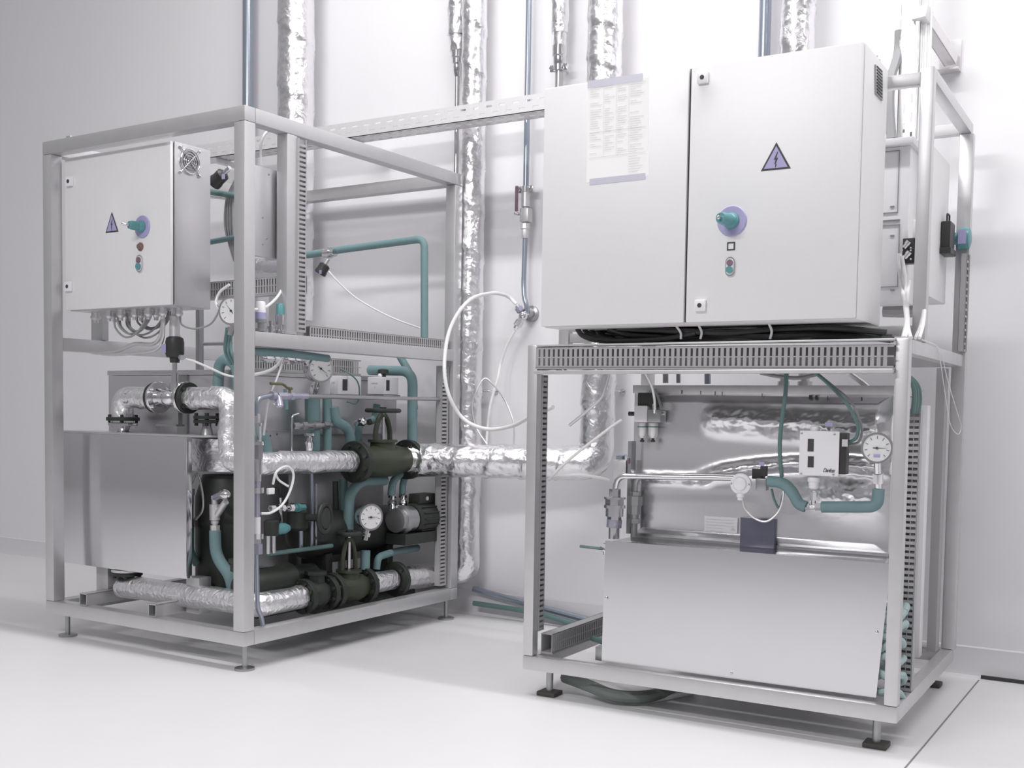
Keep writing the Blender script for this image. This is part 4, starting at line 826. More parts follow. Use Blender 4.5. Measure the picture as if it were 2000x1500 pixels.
# big white hose loop at the wall tap
hose('white_hose', 'big white hose loop hanging from the wall tap between the frames', [W.av(1008, 594, -.08), W.av(990, 578, -.10), W.av(958, 573, -.22), W.av(915, 588, -.42), W.av(880, 640, -.5), W.av(868, 710, -.55), W.av(876, 770, -.55), W.av(905, 818, -.5), W.av(950, 838, -.5), W.av(1000, 832, -.55), W.av(1040, 812, -.7), W.av(1080, 795, -.8)], .0075, m_hose)
hose('white_hose', 'thin white hose dropping from the lower coupling of the wall tap', [W.av(1006, 645, -.08), W.av(990, 675, -.08), W.av(978, 710, -.08), W.av(972, 740, -.1), W.av(958, 790, -.12), W.av(952, 840, -.13), W.av(950, 868, -.14)], .0058, m_hose)
hose('white_hose', 'thin grey hose arching low in front of the slim foil riser', [W.av(951, 868, -.24), W.av(930, 835, -.24), W.av(922, 795, -.25), W.av(930, 765, -.25), W.av(945, 740, -.22), W.av(960, 748, -.2), W.av(985, 780, -.16), W.av(1003, 825, -.16), W.av(1004, 870, -.16)], .0035, m_galv)

a, b = L.av(386, 600, .50), L.av(397, 727, .50); q0 = (a-L.o).dot(L.u); q1 = (b-L.o).dot(L.u)
mb = MB(); L.box(mb, q0, q0+.022, .49, .512, 1.033, 1.50); tag(mb.build('support_strut', m_dullsteel), 'thin upright strut on the steel housing, left of the near post', 'bracket')
tag(MB().cyl(L.av(398, 672, .5), L.av(452, 671, .5), .007, n=12).build('thin_pipe', m_dullsteel), 'thin level pipe between the upright strut and the near post', 'pipe')
tag(MB().cyl(L.au(671, 935, -.22), L.au(673, 1035, -.22), .017, n=16).build('upright_pipe', m_greenhose), 'dark green upright pipe left of the teal arch below the dark gate valve', 'pipe')
tag(MB().cyl(L.au(655, 940, -.24), L.au(657, 1040, -.24), .012, n=16).build('upright_pipe', m_iron), 'black upright pipe left of the dark green upright pipe', 'pipe')
tag(MB().cyl(L.au(545, 920, -.2), L.au(548, 968, -.2), .006, n=12).build('thin_pipe', m_iron), 'thin black pipe hanging behind the looped white hose', 'pipe')
t_ = thing('steel_box', 'small dull steel box with tiny screws behind the fittings, above the middle foil pipe', 'box', L.au(548, 875, -.2))
c = L.au(522, 842, -.24); mb = MB(); mb.box(c, L.v*.14, -Z*.09, -L.u*.05, .002); mb.build('box_body', m_dullsteel, t_)
for x_, y_ in ((541, 848), (528, 851)): MB().lathe(L.au(x_, y_, -.2395), L.u, [(0, .004), (.002, .003)], 8).build('screw', m_ink, t_)

# ================================================================== right unit: tanks
def surf(F, name, m, par, u0, u1, z0, z1, v, nu, nz, fn, th=.02, label=None):
    vs = []; fs = []
    for j in range(nz+1):
        for i in range(nu+1):
            a, b = i/nu, j/nz; vs.append(F.P(u0+(u1-u0)*a, v-fn(a, b), z0+(z1-z0)*b))
    for j in range(nz):
        for i in range(nu): k = j*(nu+1)+i; fs.append((k, k+1, k+nu+2, k+nu+1))
    n = len(vs); back = [F.P(u0+(u1-u0)*i/nu, v+th, z0+(z1-z0)*j/nz) for j in range(nz+1) for i in range(nu+1)]
    vs += back; fs += [(b+n, a+n, d+n, c+n) if False else tuple(q+n for q in (a, d, c, b)) for a, b, c, d in fs]
    w_ = nu+1
    for i in range(nu): fs.append((i, i+n, i+1+n, i+1)); k = nz*w_+i; fs.append((k, k+1, k+1+n, k+n))
    for j in range(nz): k = j*w_; fs.append((k, k+w_, k+w_+n, k+n)); k = j*w_+nu; fs.append((k, k+n, k+w_+n, k+w_))
    return MB().add(vs, fs).build(name, m, par, label, sharp=1.0)
t_ = thing('steel_tank', 'upright tank faced with wrinkled shiny foil sheet, behind the gauge and hoses', 'tank', R.P(.65, .4, RZ0+.045))
bu0, bu1 = .250, 1.052
from mathutils import noise as MN
def wav(a, b):
    sm = lambda x, lo, hi: max(0, min(1, (x-lo)/(hi-lo)))**2*(3-2*max(0, min(1, (x-lo)/(hi-lo))))
    cr = MN.fractal(Vector((a*26, b*16, 3)), .9, 2.1, 4)
    fine = MN.fractal(Vector((a*60, b*40, 8)), .8, 2.1, 3)
    r = .012+.006*math.sin(a*5+b*3)
    # ridges shaped to bring out bright reflected strips, top right one with creased fringe
    top = sm(a, .26, .36)*math.exp(-((b-(.84-.05*a))/.075)**2)
    r += top*(.026+.0042*cr+.0012*fine)
    low = sm(a, .22, .42)*math.exp(-((b-(.41+.42*max(0, a-.22)*(1.4-a)))/.045)**2)
    r += low*(.022+.0035*cr+.0012*fine)
    left = (1-sm(a, .30, .36))*math.exp(-((b-.42)/.035)**2); r += left*(.010+.0028*cr)
    gg = math.exp(-(((a-.86)/.13)**2+((b-.36)/.10)**2)); r += gg*(.009+.0042*cr+.001*fine)
    return max(.001, r)*min(1, b*16, (1-b)*16, a*20+.05, (1-a)*20+.05)
surf(R, 'foil_face', m_foilw, t_, bu0, bu1, .50, .958, .262, 200, 130, wav)
mb = MB(); R.box(mb, bu0, bu1, .284, .70, .135, .956, .003); mb.build('tank_body', m_satin, t_)
mb = MB(); R.box(mb, bu0-.003, bu1+.003, .252, .702, .9575, .984, .002); mb.build('top_flange', m_galv, t_)
mb = MB()
for x_, w_ in ((1331, .006), (1368, .004), (1396, .005), (1410, .004), (1488, .004), (1580, .02), (1592, .016), (1616, .004), (1682, .006)):
    c = R.av(x_, 762+(x_-1237)*.04, .2515); mb.box(c-Z*.006, R.u*w_*.5+Z*.0, Z*.012, -R.v*.0006)
mb.build('pen_mark', m_ink, t_, 'dark pen marks on the top flange')
mb = MB(); R.box(mb, bu0, bu1+.02, .05, .258, .488, .496, .001); mb.build('ledge', m_sheet, t_)
mb = MB(); R.box(mb, bu0+.0, bu1, .2515, .262, .496, .503); mb.build('seam', m_dullsteel, t_)
# sloping front cover
cs_ = [R.P(.258, .045, .497), R.P(1.105, .045, .4965), R.P(1.075, .005, .126), R.P(.252, .005, .124)]
cs_ = [R.av(1182, 1056, .05), R.av(1740, 1101, .05), R.av(1711, 1363, .045), R.av(1175, 1291, .045)]
t2 = thing('front_cover', 'wide plain brushed steel cover panel low in the right frame', 'panel', (cs_[2]+cs_[3])/2)
MB().prism([c for c in cs_], R.v*.004).build('cover_sheet', m_sheet, t2)
for x_, y_ in ((1184, 1168), (1429, 1315), (1712, 1235)):
    c = R.av(x_, y_, .045); MB().lathe(c+R.v*.001, -R.v, [(0, .0045), (.003, .004), (.004, .002)], 12).build('cover_screw', m_chrome, t2)
beam(R, 'cover_return', .256, .262, .055, .25, .14, .48, t2, m_satin, 0); beam(R, 'cover_return', 1.030, 1.036, .055, .25, .14, .48, t2, m_satin, 0)
# data plate and dark window on the tank
t_ = thing('data_plate', 'pale printed data plate with a small warning triangle, on the foil-faced tank', 'label', R.av(1408, 1025, .255))
c0, c1 = R.av(1376, 1008, .240), R.av(1440, 1042, .240)
q0 = (c0-R.o).dot(R.u); q1 = (c1-R.o).dot(R.u); mb = MB(); R.box(mb, q0, q1, .240, .2475, c1.z, c0.z); mb.build('plate', m_white, t_)
mb = MB()
for k in range(5): R.box(mb, q0+.006, q1-(.012 if k < 3 else .045), .2392, .2398, c0.z-.009-k*.009, c0.z-.007-k*.009)
mb.build('printed_rows', m_greyink, t_)
p = R.P(q1-.014, .2395, c1.z+.008); MB().prism([p-R.u*.007, p+R.u*.007, p+Z*.012], -R.v*.0006).build('warning_triangle', m_greyink, t_)
c0, c1 = R.av(1446, 1010, .235), R.av(1512, 1072, .235); q0 = (c0-R.o).dot(R.u); q1 = (c1-R.o).dot(R.u)
mb = MB(); R.box(mb, q0, q1, .235, .2505, c1.z, c0.z, .002); tag(mb.build('dark_box', m_navy), 'dark blue square box on the ledge, right of the data plate', 'box')

# ================================================================== right unit: pipework
vv = .14
t_ = thing('chrome_pipe', 'bent chrome pipe running level to the round white cap, big union at its left end', 'pipe', R.av(1200, 1052, vv))
mb = MB(); mb.tube(fillet([R.av(1200, 965, vv), R.av(1206, 930, vv), R.av(1445, 934, vv+.02)], .06), .0095, 14); mb.build('bent_pipe', m_chrome, t_)
mb = MB(); fittings(mb, (R.av(1199, 1052, vv), R.av(1201, 955, vv)), [(0, .35, .017, 16), (.28, .33, .024, 12), (.33, .45, .022, 6), (.45, .62, .028, 12), (.62, .68, .034, 20), (.68, .80, .031, 8), (.8, .84, .034, 20), (.84, 1, .018, 6)]); mb.build('union', m_chrome, t_)
mb = MB(); fittings(mb, (R.av(1199, 1030, vv), R.av(1200, 1015, vv)), [(0, 1, .024, 20)]); mb.build('union_ring', m_lavg, t_)
vv2 = .20
t_ = thing('chrome_pipe', 'second dull pipe behind the bent chrome pipe with a darker union', 'pipe', R.av(1238, 1052, vv2))
mb = MB(); mb.tube(fillet([R.av(1240, 965, vv2), R.av(1243, 930, vv2), R.av(1440, 930, vv2+.01)], .05), .009, 14); mb.build('bent_pipe', m_dullsteel, t_)
mb = MB(); fittings(mb, (R.av(1238, 1048, vv2), R.av(1241, 960, vv2)), [(0, .3, .011, 14), (.3, .4, .02, 6), (.4, .5, .015, 12), (.5, .7, .022, 8), (.7, .9, .026, 8), (.9, 1, .018, 6)]); mb.build('union', m_dullsteel, t_)
# mounting strip with bolts and manifold
mb = MB(); a, b = R.av(1221, 862, .16), R.av(1224, 1045, .16); q = (a-R.o).dot(R.u); R.box(mb, q-.008, q+.004, .20, .235, b.z, a.z)
tag(mb.build('mounting_strip', m_dullsteel), 'narrow dark upright strip between the two pipe unions', 'bracket')
t_ = thing('valve_block', 'grey valve block with a red mark at the left edge of the foil-faced tank', 'valve', R.av(1208, 915, .2))
c0, c1 = R.av(1197, 898, .2), R.av(1222, 935, .2); q0 = (c0-R.o).dot(R.u); q1 = (c1-R.o).dot(R.u); mb = MB(); R.box(mb, q0, q1, .2, .25, c1.z, c0.z, .003); mb.build('block', m_galv, t_)
mb = MB(); c = R.av(1212, 897, .21); mb.lathe(c, Z, [(0, .014), (.012, .014), (.016, .006)], 12); mb.tube([R.av(1204, 893, .2), R.av(1222, 888, .2), R.av(1229, 897, .2)], .003, 6); mb.build('wire_lead', m_blue, t_)
MB().cyl(R.av(1228, 895, .2), R.av(1228, 905, .2), .005).build('red_mark', m_maroon, t_, 'red push fitting')
# filter regulator
t_ = thing('filter_regulator', 'twin-bowl air filter regulator at the upper left of the foil-faced tank', 'filter regulator', R.av(1265, 800, .235))
c0, c1 = R.av(1248, 767, .21), R.av(1277, 795, .21); q0 = (c0-R.o).dot(R.u); q1 = (c1-R.o).dot(R.u); mb = MB(); R.box(mb, q0, q1, .20, .245, c1.z, c0.z, .003); mb.build('solenoid_coil', m_black, t_)
c0, c1 = R.av(1241, 792, .2), R.av(1292, 825, .2); q0 = (c0-R.o).dot(R.u); q1 = (c1-R.o).dot(R.u); mb = MB(); R.box(mb, q0, (q0+q1)/2, .19, .24, c1.z, c0.z, .004); mb.build('regulator_body', m_white, t_)
mb = MB(); R.box(mb, (q0+q1)/2, q1, .19, .24, c1.z, c0.z-.012, .004); mb.build('filter_body', m_dullsteel, t_)
for x_ in (1255, 1276):
    p = R.av(x_, 826, .215); MB().lathe(p, -Z, [(0, .0155), (.038, .0155), (.048, .010)], 18).build('bowl', m_galv, t_)
    MB().lathe(p-Z*.010, -Z, [(0, .0162), (.004, .0162)], 18).build('bowl_band', m_greenhose, t_)
    MB().lathe(p-Z*.048, -Z, [(0, .004), (.006, .004), (.006, .007), (.012, .007)], 10).build('drain_knob', m_black, t_)
for s_, nm in ((1233, 'inlet_fitting'), (1294, 'outlet_fitting')):
    c = R.av(s_, 808, .21); MB().lathe(c-R.u*.008, R.u, [(0, .007), (.016, .007)], 12).build(nm, m_black if s_ < 1250 else m_chrome, t_)
mb = MB(); mb.tube([R.av(1278, 806, .18), R.av(1278, 790, .17)], .006, 10); mb.build('elbow_fitting', m_chrome, t_)
hose('grey_hose', 'grey hose dropping onto the air filter regulator from the front trough', [R.av(1258, 724, .12), R.av(1272, 752, .14), R.av(1278, 778, .16), R.av(1279, 800, .17)], .0045, m_galv)
hose('grey_hose', 'second thin grey hose beside the air filter regulator', [R.av(1280, 760, .2), R.av(1287, 782, .19), R.av(1292, 800, .19)], .004, m_cable)
hose('grey_hose', 'grey hose with a loose bent end under the front trough at the left', [R.av(1190, 724, .10), R.av(1184, 748, .10), R.av(1174, 776, .10), R.av(1150, 800, .10), R.av(1112, 831, .10)], .0052, m_galv)
hose('white_hose', 'white hose crossing from the regulator down to the front left post', [R.av(1214, 820, .16), R.av(1195, 833, .15), R.av(1140, 875, .12), R.av(1100, 908, .10), R.av(1071, 937, .08)], .0048, m_hose)
hose('white_hose', 'white hose bowing level from the front left post to the valve block', [R.av(1071, 937, .08), R.av(1100, 930, .12), R.av(1135, 928, .15), R.av(1170, 933, .18), R.av(1190, 938, .2)], .0048, m_hose)
hose('grey_cable', 'loose grey cable end under the left end of the front trough', [R.av(1060, 722, .06), R.av(1085, 720, .06), R.av(1103, 728, .06), R.av(1102, 718, .06), R.av(1090, 715, .06)], .0045, m_cable, 'cable')
mb = MB(); mb.tube([R.av(1133, 1067, .10), R.av(1160, 1070, .10), R.av(1178, 1072, .11)], .0045, 8); 
t_ = thing('lever', 'green lever handle sticking out left of the cover panel', 'handle', R.av(1178, 1075, .11)); mb.build('lever_arm', m_greenhose, t_)
MB().tube([R.av(1172, 1070, .11), R.av(1181, 1075, .12), R.av(1181, 1083, .12)], .006, 8).build('lever_hub', m_chrome, t_)
# white cap transmitter
t_ = thing('pressure_transmitter', 'round white capped transmitter at the right end of the chrome pipe', 'sensor', R.av(1448, 946, .13))
c = R.av(1447, 945, .11); d = -R.v
MB().lathe(c, d, [(-.02, .026), (0, .031), (.004, .031), (.006, .028), (.008, .022), (.014, .018), (.018, .008)], 32).build('white_cap', m_white, t_)
mb = MB()
for s in (-1, 1): mb.lathe(c+R.u*s*.026+d*.004, d, [(0, .003), (.003, .003)], 8)
mb.build('cap_screws', m_dullsteel, t_)
mb = MB(); mb.lathe(c-Z*.028, -Z, [(0, .012), (.010, .012), (.012, .009), (.02, .009)], 14); mb.build('cable_gland', m_white, t_)
mb = MB(); mb.box(R.av(1475, 958, .13), R.u*.032, Z*.036, R.v*.03, .004); mb.build('valve_block', m_dullsteel, t_)
mb = MB(); mb.box(R.av(1468, 935, .15), R.u*.035, Z*.03, R.v*.02, .002); mb.box(R.av(1484, 930, .14), R.u*.018, Z*.03, R.v*.02, .002); mb.build('coil', m_black, t_)
MB().box(R.av(1482, 910, .14), R.u*.016, Z*.012, R.v*.002).build('blue_tag', m_lavs, t_)
hose('grey_cable', 'thin cable loop hanging from the round white transmitter', [R.av(1450, 974, .11), R.av(1456, 995, .11), R.av(1475, 1013, .11), R.av(1498, 1018, .11), R.av(1520, 1000, .12), R.av(1530, 970, .13), R.av(1528, 945, .14)], .0032, m_galv, 'cable')
hose('green_hose', 'green looped cable tail below the transmitter', [R.av(1507, 955, .14), R.av(1512, 975, .14), R.av(1522, 992, .14), R.av(1530, 965, .14)], .0035, m_greenhose, 'cable')
teal('teal insulated pipe swerving down right of the white transmitter', [R.av(1500, 940, .13), R.av(1528, 942, .13), R.av(1546, 958, .13), R.av(1560, 985, .13), R.av(1574, 990, .13)], .0165, .03)
teal('teal insulated pipe rising to the large gauge at the right', [R.av(1605, 990, .13), R.av(1714, 990, .13), R.av(1716, 955, .13)], .0165, .045)
mb = MB(); fittings(mb, (R.av(1572, 990, .13), R.av(1607, 990, .13)), [(0, 1, .008, 12), (.05, .3, .011, 6), (.6, .95, .012, 6)]); tag(mb.build('pipe_nipple', m_chrome), 'short chrome pipe piece under the white pressure switch box', 'pipe fitting')
gauge('large round pressure gauge at the upper right of the foil-faced tank', R.av(1713, 875, .09), (-R.v+R.u*.06), .041, .03, R.av(1716, 962, .13), lav=True, needle=PI/2)
# pressure switch with maker's name
vq = .10
c0, c1 = R.av(1562, 841, vq), R.av(1637, 931, vq); q0 = (c0-R.o).dot(R.u); q1 = (c1-R.o).dot(R.u)
t_ = thing('pressure_switch', 'white square pressure switch box with two slots, in front of the foil-faced tank', 'pressure switch', R.av(1590, 985, .13))
mb = MB(); R.box(mb, q0, q1, vq, vq+.008, c1.z, c0.z, .002); mb.build('front_plate', m_white, t_)
mb = MB(); R.box(mb, q0+.012, q1+.018, vq+.008, vq+.045, c1.z+.006, c0.z-.004, .003); mb.build('switch_housing', m_black, t_)
for x_, y_ in ((1566, 846), (1630, 848), (1565, 925), (1628, 927)): MB().lathe(R.av(x_, y_, vq+.001), -R.v, [(0, .003), (.003, .003), (.0035, .002)], 10).build('plate_screw', m_dullsteel, t_)
for ya, yb in ((857, 882), (891, 913)):
    a, b = R.av(1578, ya, vq), R.av(1589, yb, vq); mb = MB(); ua_ = (a-R.o).dot(R.u); ub_ = (b-R.o).dot(R.u); R.box(mb, ua_, ub_, vq-.0012, vq+.001, b.z, a.z); mb.build('scale_window', m_ink, t_)
MB().lathe(R.av(1592, 842, vq+.02), Z, [(0, .014), (.012, .014), (.016, .008)], 18).build('top_knob', m_white, t_)
MB().box(R.av(1644, 872, vq), R.u*.016, Z*.02, R.v*.002).build('side_label', m_galv, t_)
MB().box(R.av(1611, 832, vq+.02), R.u*.022, Z*.010, R.v*.002).build('blue_tag', m_lavs, t_)
mb = MB(); mb.lathe(R.av(1590, 932, .125), -Z, [(0, .018), (.012, .018), (.014, .015), (.03, .014), (.034, .009)], 20); mb.build('switch_neck', m_white, t_)
mb = MB(); fittings(mb, (R.av(1590, 958, .127), R.av(1589, 985, .13)), [(0, 1, .007, 12), (.1, .7, .010, 6)]); mb.build('switch_stem', m_chrome, t_)
fc = bpy.data.curves.new('maker_script', 'FONT'); fc.body = 'Danfoss'; fc.size = .0155; fc.shear = .4; fc.extrude = .0004; fc.space_character = .82
fo = bpy.data.objects.new('maker_script', fc); COL.objects.link(fo); bpy.context.view_layer.update()
me = bpy.data.meshes.new_from_object(fo.evaluated_get(bpy.context.evaluated_depsgraph_get())); bpy.data.objects.remove(fo)
p = R.av(1607, 922, vq); vs = [p+R.u*(v.co.x*.78)+Z*v.co.y-R.v*(v.co.z+.0009) for v in me.vertices]
MB().add(vs, [tuple(q.vertices) for q in me.polygons]).build('maker_script', m_ink, t_, sharp=.3)
# green cables to them
hose('green_cable', 'dark green cable dropping from the front trough to the transmitter', [R.av(1536, 728, .08), R.av(1534, 770, .08), R.av(1526, 830, .08), R.av(1523, 880, .09), R.av(1527, 930, .13)], .006, m_greenhose, 'cable')
hose('green_cable', 'green cable curving from the front trough to the white switch box', [R.av(1590, 726, .08), R.av(1620, 752, .09), R.av(1655, 790, .09), R.av(1675, 830, .10), R.av(1672, 855, .11), R.av(1655, 865, .13)], .005, m_greenhose, 'cable')
hose('green_cable', 'thin dark cable beside the green cable to the switch box', [R.av(1592, 726, .10), R.av(1628, 755, .10), R.av(1662, 785, .11), R.av(1682, 830, .12), R.av(1678, 862, .13), R.av(1655, 868, .14)], .0035, m_cable, 'cable')
for k in range(3):
    hose('green_cable', 'green cable dropping inside the front right post of the right frame', [R.av(1733+5*k, 722, .10+.015*k), R.av(1760+3*k, 730, .12+.015*k), R.av(1782+4*k, 750, .14+.012*k), R.av(1786+5*k, 775, .16+.01*k), R.av(1783+5*k, 806, .18+.008*k)], .0068, m_greenhose, 'cable', 8, 'green cables inside the front right post')
# things hanging below trough
rnd = random.Random(9)
for x_ in (1160, 1175, 1275, 1430, 1442):
    c = R.av(x_, 722, .0); tag(MB().lathe(c, Z, [(0, .0035), (.006, .0045), (.012, .003)], 8).build('trough_rivet', m_black), 'small black rivet end under the front trough', 'rivet', 'rivet ends under the front trough')
mb = MB(); 
for a, b, r_ in (((1300, 690, .30), (1300, 748, .30), .009), ((1325, 690, .34), (1325, 748, .34), .007), ((1382, 690, .34), (1382, 750, .34), .010)):
    tag(MB().cyl(R.av(*a), R.av(*b), r_, n=12).build('upright_pipe', m_blue if r_ > .0095 or r_ < .008 else m_dullsteel), {1300: 'dull upright pipe stub above the foil-faced tank, nearest the regulator', 1325: 'thin blue upright pipe stub above the foil-faced tank', 1382: 'wider blue upright pipe stub above the foil-faced tank'}[a[0]], 'pipe')
t_ = thing('valve_cluster', 'pair of dull metal fittings on the tank top behind the front trough', 'pipe fitting', R.av(1570, 750, .30))
for x_, r_ in ((1530, .018), (1572, .022)):
    p = R.av(x_, 758, .32); MB().lathe(p, Z, [(0, r_), (.02, r_), (.02, r_*.6), (.035, r_*.6), (.035, r_*.9), (.05, r_*.9), (.055, r_*.5), (.09, r_*.5)], 10).build('fitting', m_galv, t_)
hose('grey_cable', 'dark cable lying across the fittings behind the front trough', [R.av(1485, 728, .2), R.av(1520, 735, .2), R.av(1560, 738, .2), R.av(1600, 730, .22)], .006, m_cable, 'cable')
hose('grey_hose', 'grey tube slanting down behind the front right corner', [R.av(1660, 730, .3), R.av(1690, 752, .3), R.av(1715, 775, .3)], .008, m_galv)

# ================================================================== coiled pale hoses lower right
for k in range(6):
    zc = .345-k*.042; uc = 1.085; vc = .125
    pts = []
    for j in range(15):
        a = PI*2*j/14; pts.append(R.P(uc+.043*math.cos(a)+.004*math.sin(3*a+k*1.7), vc+.060*math.sin(a), zc+.020*math.sin(a+1.1+.5*k)+.009*math.sin(3*a+2*k)))
    tag(MB().tube(smooth(pts, 5), .0105, 10).build('hose_coil', m_palteal), ['topmost pale teal hose loop in the stack at the lower right', 'second pale teal hose loop from the top at the lower right', 'third pale teal hose loop from the top at the lower right', 'fourth pale teal hose loop from the top at the lower right', 'fifth pale teal hose loop from the top at the lower right', 'lowest pale teal hose loop in the stack at the lower right'][k], 'hose', 'stacked pale teal hose loops')
for k in range(6):
    p = R.av(1732, 1182+k*29, .10); q = p-R.o; mb = MB(); a = R.P(q.dot(R.u)-.005, .10, p.z); mb.lathe(a, R.u+R.v*.1, [(0, .013), (.004, .0155), (.03, .0155), (.034, .013)], 16)
    tag(mb.build('pipe_stub', m_galv), ['top', 'second', 'third', 'fourth', 'fifth', 'lowest'][k]+' pale pipe stub beside the right edge of the cover panel', 'pipe', 'pale pipe stubs beside the cover panel')
# pale upright panel edge at the right inside
c0, c1 = R.av(1803, 792, .70), R.av(1817, 792, .70)
q0 = (c0-R.o).dot(R.u); q1 = (c1-R.o).dot(R.u)
tag(beam(R, 'side_panel', q0, q1, .66, .71, .13, c0.z, None, m_white, .002), 'narrow pale upright panel edge beside the upright trough inside the right frame', 'panel')
c0, c1 = R.av(1828, 700, .78), R.av(1858, 700, .78); q0 = (c0-R.o).dot(R.u); q1 = (c1-R.o).dot(R.u)
mb = MB(); R.box(mb, q0, min(q1, RW-t-.004), .80, .86, .127, 1.055); tag(mb.build('rear_column', m_duct), 'dull grey upright column inside the right rear post', 'panel')
# string
hose('string_loop', 'thin white string loop hanging from the middle right rail of the right frame', [R.au(1800, 663, RW+.003), R.au(1835, 682, RW+.004), R.au(1850, 740, RW+.004), R.au(1868, 800, RW+.004), R.au(1877, 832, RW+.004), R.au(1871, 848, RW+.004), R.au(1856, 828, RW+.004), R.au(1846, 770, RW+.004), R.au(1838, 715, RW+.004), R.au(1833, 684, RW+.004)], .0012, m_hose, 'string', 6)
# hoses on the floor below the right frame
hose('grey_hose', 'thick dark green hose sagging under the front rail of the right frame', [R.P(.10, .10, .05), R.P(.20, .06, .045), R.P(.30, .045, .03), R.P(.38, .10, .026), R.P(.42, .25, .025)], .019, m_darkhose)
hose('white_hose', 'pale hose lying on the floor behind the front rail of the right frame', [R.P(.20, .10, .02), R.P(.30, .07, .013), R.P(.38, .12, .012), R.P(.46, .30, .012)], .011, m_hose)
# teal pipes on the bottom of right frame
for i, (v_, lab) in enumerate(((.18, 'green pipe lying low left of the cover panel, nearest the front'), (.30, 'green pipe lying low left of the cover panel, second from the front'))):
    tag(MB().tube(smooth([R.P(.10, v_+.12, .14), R.P(.2, v_+.05, .145), R.P(.34, v_, .15), R.P(.5, v_-.01, .15)]), .010, 10).build('low_pipe', m_greenhose), lab, 'pipe')
for i, u_ in enumerate((.225, .275)): tag(beam(R, 'foot_block', u_, u_+.03, .06, .09, RZ0+.046, .15+.02*(1-i), None, m_dullsteel, .001), ['left short steel block under the left end of the cover panel', 'right short steel block under the left end of the cover panel'][i], 'block')

# ================================================================== rear boxes at the right
t_ = thing('rear_cabinet', 'rear electrical cabinet seen from its side behind the upright of the right frame', 'electrical cabinet', R.P(.95, .72, 1.25))
mb = MB(); R.box(mb, .62, 1.088, .54, .83, 1.262, 1.712, .004); mb.build('cabinet_body', m_cab, t_)
pr = R.au(1878, 467, 1.088); n = R.u; q = (pr-R.o).dot(R.v)
c = R.P(1.088, .86, pr.z)
c = R.au(1853, 467, 1.088)
MB().box(c-R.v*.04-Z*.04, R.v*.08, Z*.08, n*.004, .001).build('switch_plate', m_lavs, t_)
MB().lathe(c+n*.004, n, [(0, .020), (.025, .020), (.028, .034), (.050, .035), (.060, .032), (.064, .02)], 24).build('rotary_handle', m_tealpl, t_)
MB().box(c+n*.034-R.v*.0375-Z*.022, n*.024, Z*.044, R.v*.004).build('handle_label', m_lavs, t_)
c2 = R.au(1841, 462, 1.088)
mb = MB(); mb.box(c2-R.v*.04-Z*.055, R.v*.085, Z*.098, n*.03, .006); mb.box(c2-R.v*.048-Z*.06, R.v*.1, Z*.02, n*.034, .004); mb.build('black_handle', m_black, t_)
mb = MB(); mb.tube(fillet([c2+Z*.04+n*.015-R.v*.02, c2+Z*.068+n*.015-R.v*.02, c2+Z*.068+n*.015+R.v*.022, c2+Z*.04+n*.015+R.v*.022], .006), .003, 8); mb.build('shackle', m_black, t_)
# white plastic enclosure
c0, c1 = R.av(1700, 275, .42), R.av(1768, 612, .42); q1 = (c1-R.o).dot(R.u); zt_, zb2 = R.av(1768, 278, .42).z, R.av(1768, 590, .42).z
t_ = thing('meter_enclosure', 'pale plastic enclosure with moulded door, between the large cabinet and the upright', 'electrical box', R.P(.9, .5, zb2))
mb = MB(); R.box(mb, q1-.32, q1, .42, .54, zb2, zt_-.01, .004); mb.build('enclosure_body', m_white, t_)
mb = MB(); R.box(mb, q1-.33, q1+.012, .40, .54, zt_-.01, zt_+.012, .004); mb.build('top_cover', m_white, t_)
for (ya, yb) in ((293, 415), (428, 432), (438, 560)):
    a, b = R.av(1758, ya, .42), R.av(1758, yb, .42); ue = (a-R.o).dot(R.u)
    mb = MB(); w_ = .0025
    R.box(mb, q1-.3, ue, .4175, .4202, a.z-w_, a.z)
    R.box(mb, q1-.3, ue, .4175, .4202, b.z, b.z+w_)
    if yb-ya > 20: R.box(mb, ue-w_, ue, .4175, .4202, b.z, a.z)
    mb.build('door_groove', m_cable, t_)
for y_ in (404, 461, 567): c = R.av(1743, y_, .42); mb = MB(); mb.box(c-R.u*.006-Z*.002, R.u*.012, Z*.005, -R.v*.002); mb.build('door_catch', m_dullsteel, t_)
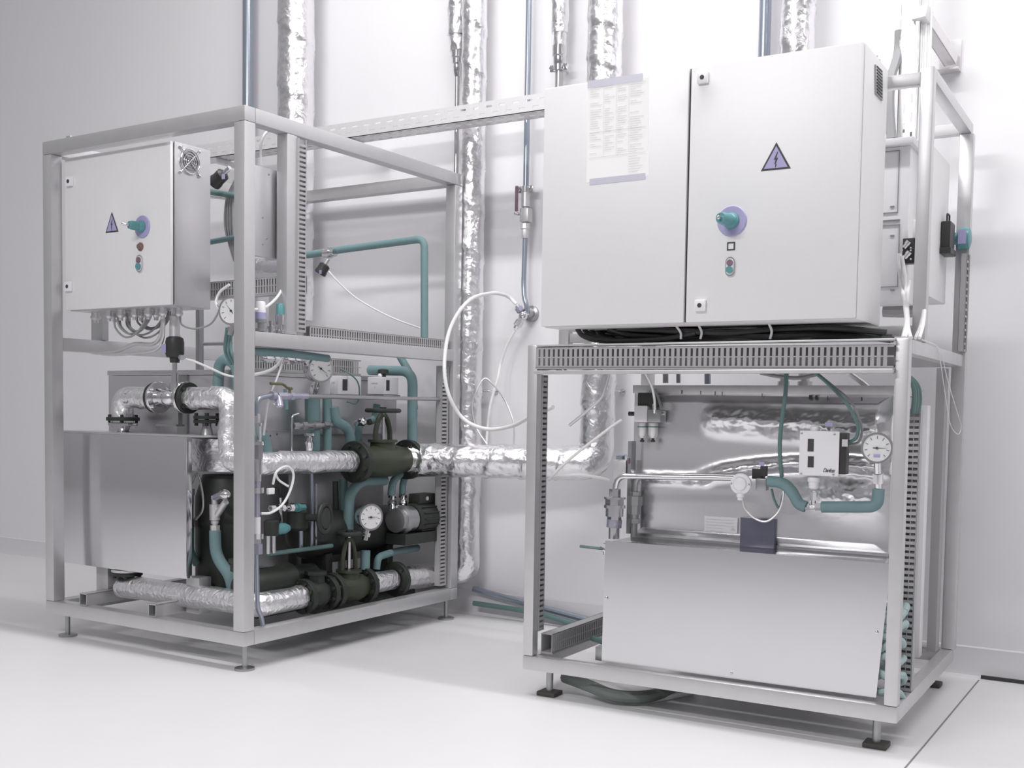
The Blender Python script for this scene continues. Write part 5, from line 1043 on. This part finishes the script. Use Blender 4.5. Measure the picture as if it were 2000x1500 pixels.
# solenoid valve block with hoses
c0, c1 = R.av(1765, 467, .40), R.av(1806, 514, .40); q0 = (c0-R.o).dot(R.u); qb = (c1-R.o).dot(R.u)
t_ = thing('solenoid_block', 'black solenoid valve block with chrome push fittings on the pale enclosure', 'valve', R.av(1785, 514, .40))
mb = MB(); R.box(mb, q0, q0+(qb-q0)*.55, .385, .42, c1.z, c0.z, .003); mb.build('valve_block', m_black, t_)
mb = MB(); R.box(mb, q0+(qb-q0)*.6, qb, .385, .42, c1.z+.004, c0.z-.002, .003); mb.build('coil_block', m_iron, t_)
mb = MB(); R.box(mb, q0+(qb-q0)*.4, qb-.005, .40, .419, c0.z, c0.z+.055, .003); mb.build('white_cover', m_white, t_)
for i, (x_, y_) in enumerate(((1766, 480), (1767, 500), (1803, 474), (1803, 498))):
    c = R.av(x_, y_, .375); MB().lathe(c-Z*.006, (R.u*.8+Z*1.0 if i < 2 else Z), [(0, .007), (.012, .007), (.012, .009), (.022, .009)], 12).build('push_fitting', m_chrome, t_)
for i, (x_, y_) in enumerate(((1779, 484), (1779, 489), (1779, 506), (1762, 489))): MB().lathe(R.av(x_, y_, .385), -R.v, [(0, .003), (.002, .003)], 8).build('screw', m_chrome, t_)
V = .36
hp = [('white hose from the solenoid block to the front post, leftmost of the bunch', [(1757, 495), (1756, 520), (1762, 560), (1768, 600), (1770, 630), (1764, 660)], .0058, m_hose),
      ('white hose second in the bunch below the solenoid block', [(1761, 500), (1766, 530), (1770, 570), (1772, 610), (1773, 640), (1767, 660)], .0058, m_hose),
      ('white hose in the bunch, the one leaning right near its foot', [(1776, 550), (1772, 580), (1772, 610), (1774, 640), (1779, 660)], .0052, m_hose),
      ('pale hose curling down from the right side of the solenoid block', [(1797, 474), (1791, 480), (1791, 500), (1799, 530), (1805, 570), (1806, 605), (1803, 635), (1796, 660)], .0045, m_hose),
      ('pale hose hugging the upright, lowest fitting of the solenoid block', [(1795, 497), (1798, 520), (1803, 550), (1804, 600), (1798, 635), (1788, 660)], .0045, m_galv)]
for lab, pts, r, m in hp: hose('white_hose', lab, [R.av(x_, y_, V-.33*max(0, (y_-560)/100)) for x_, y_ in pts], r, m)
# objects behind foot of bunch
c0, c1 = R.av(1728, 590, .5), R.av(1800, 622, .5)
hose('grey_hose', 'wide dull pipe lying level behind the white hose bunch', [R.av(1726, 606, .60), R.av(1765, 607, .60), R.av(1795, 606, .60)], .022, m_duct)
hose('chrome_flex', 'chrome flexible pipe end right of the white hose bunch', [R.av(1778, 582, .56), R.av(1797, 582, .56)], .012, m_chrome, 'pipe')
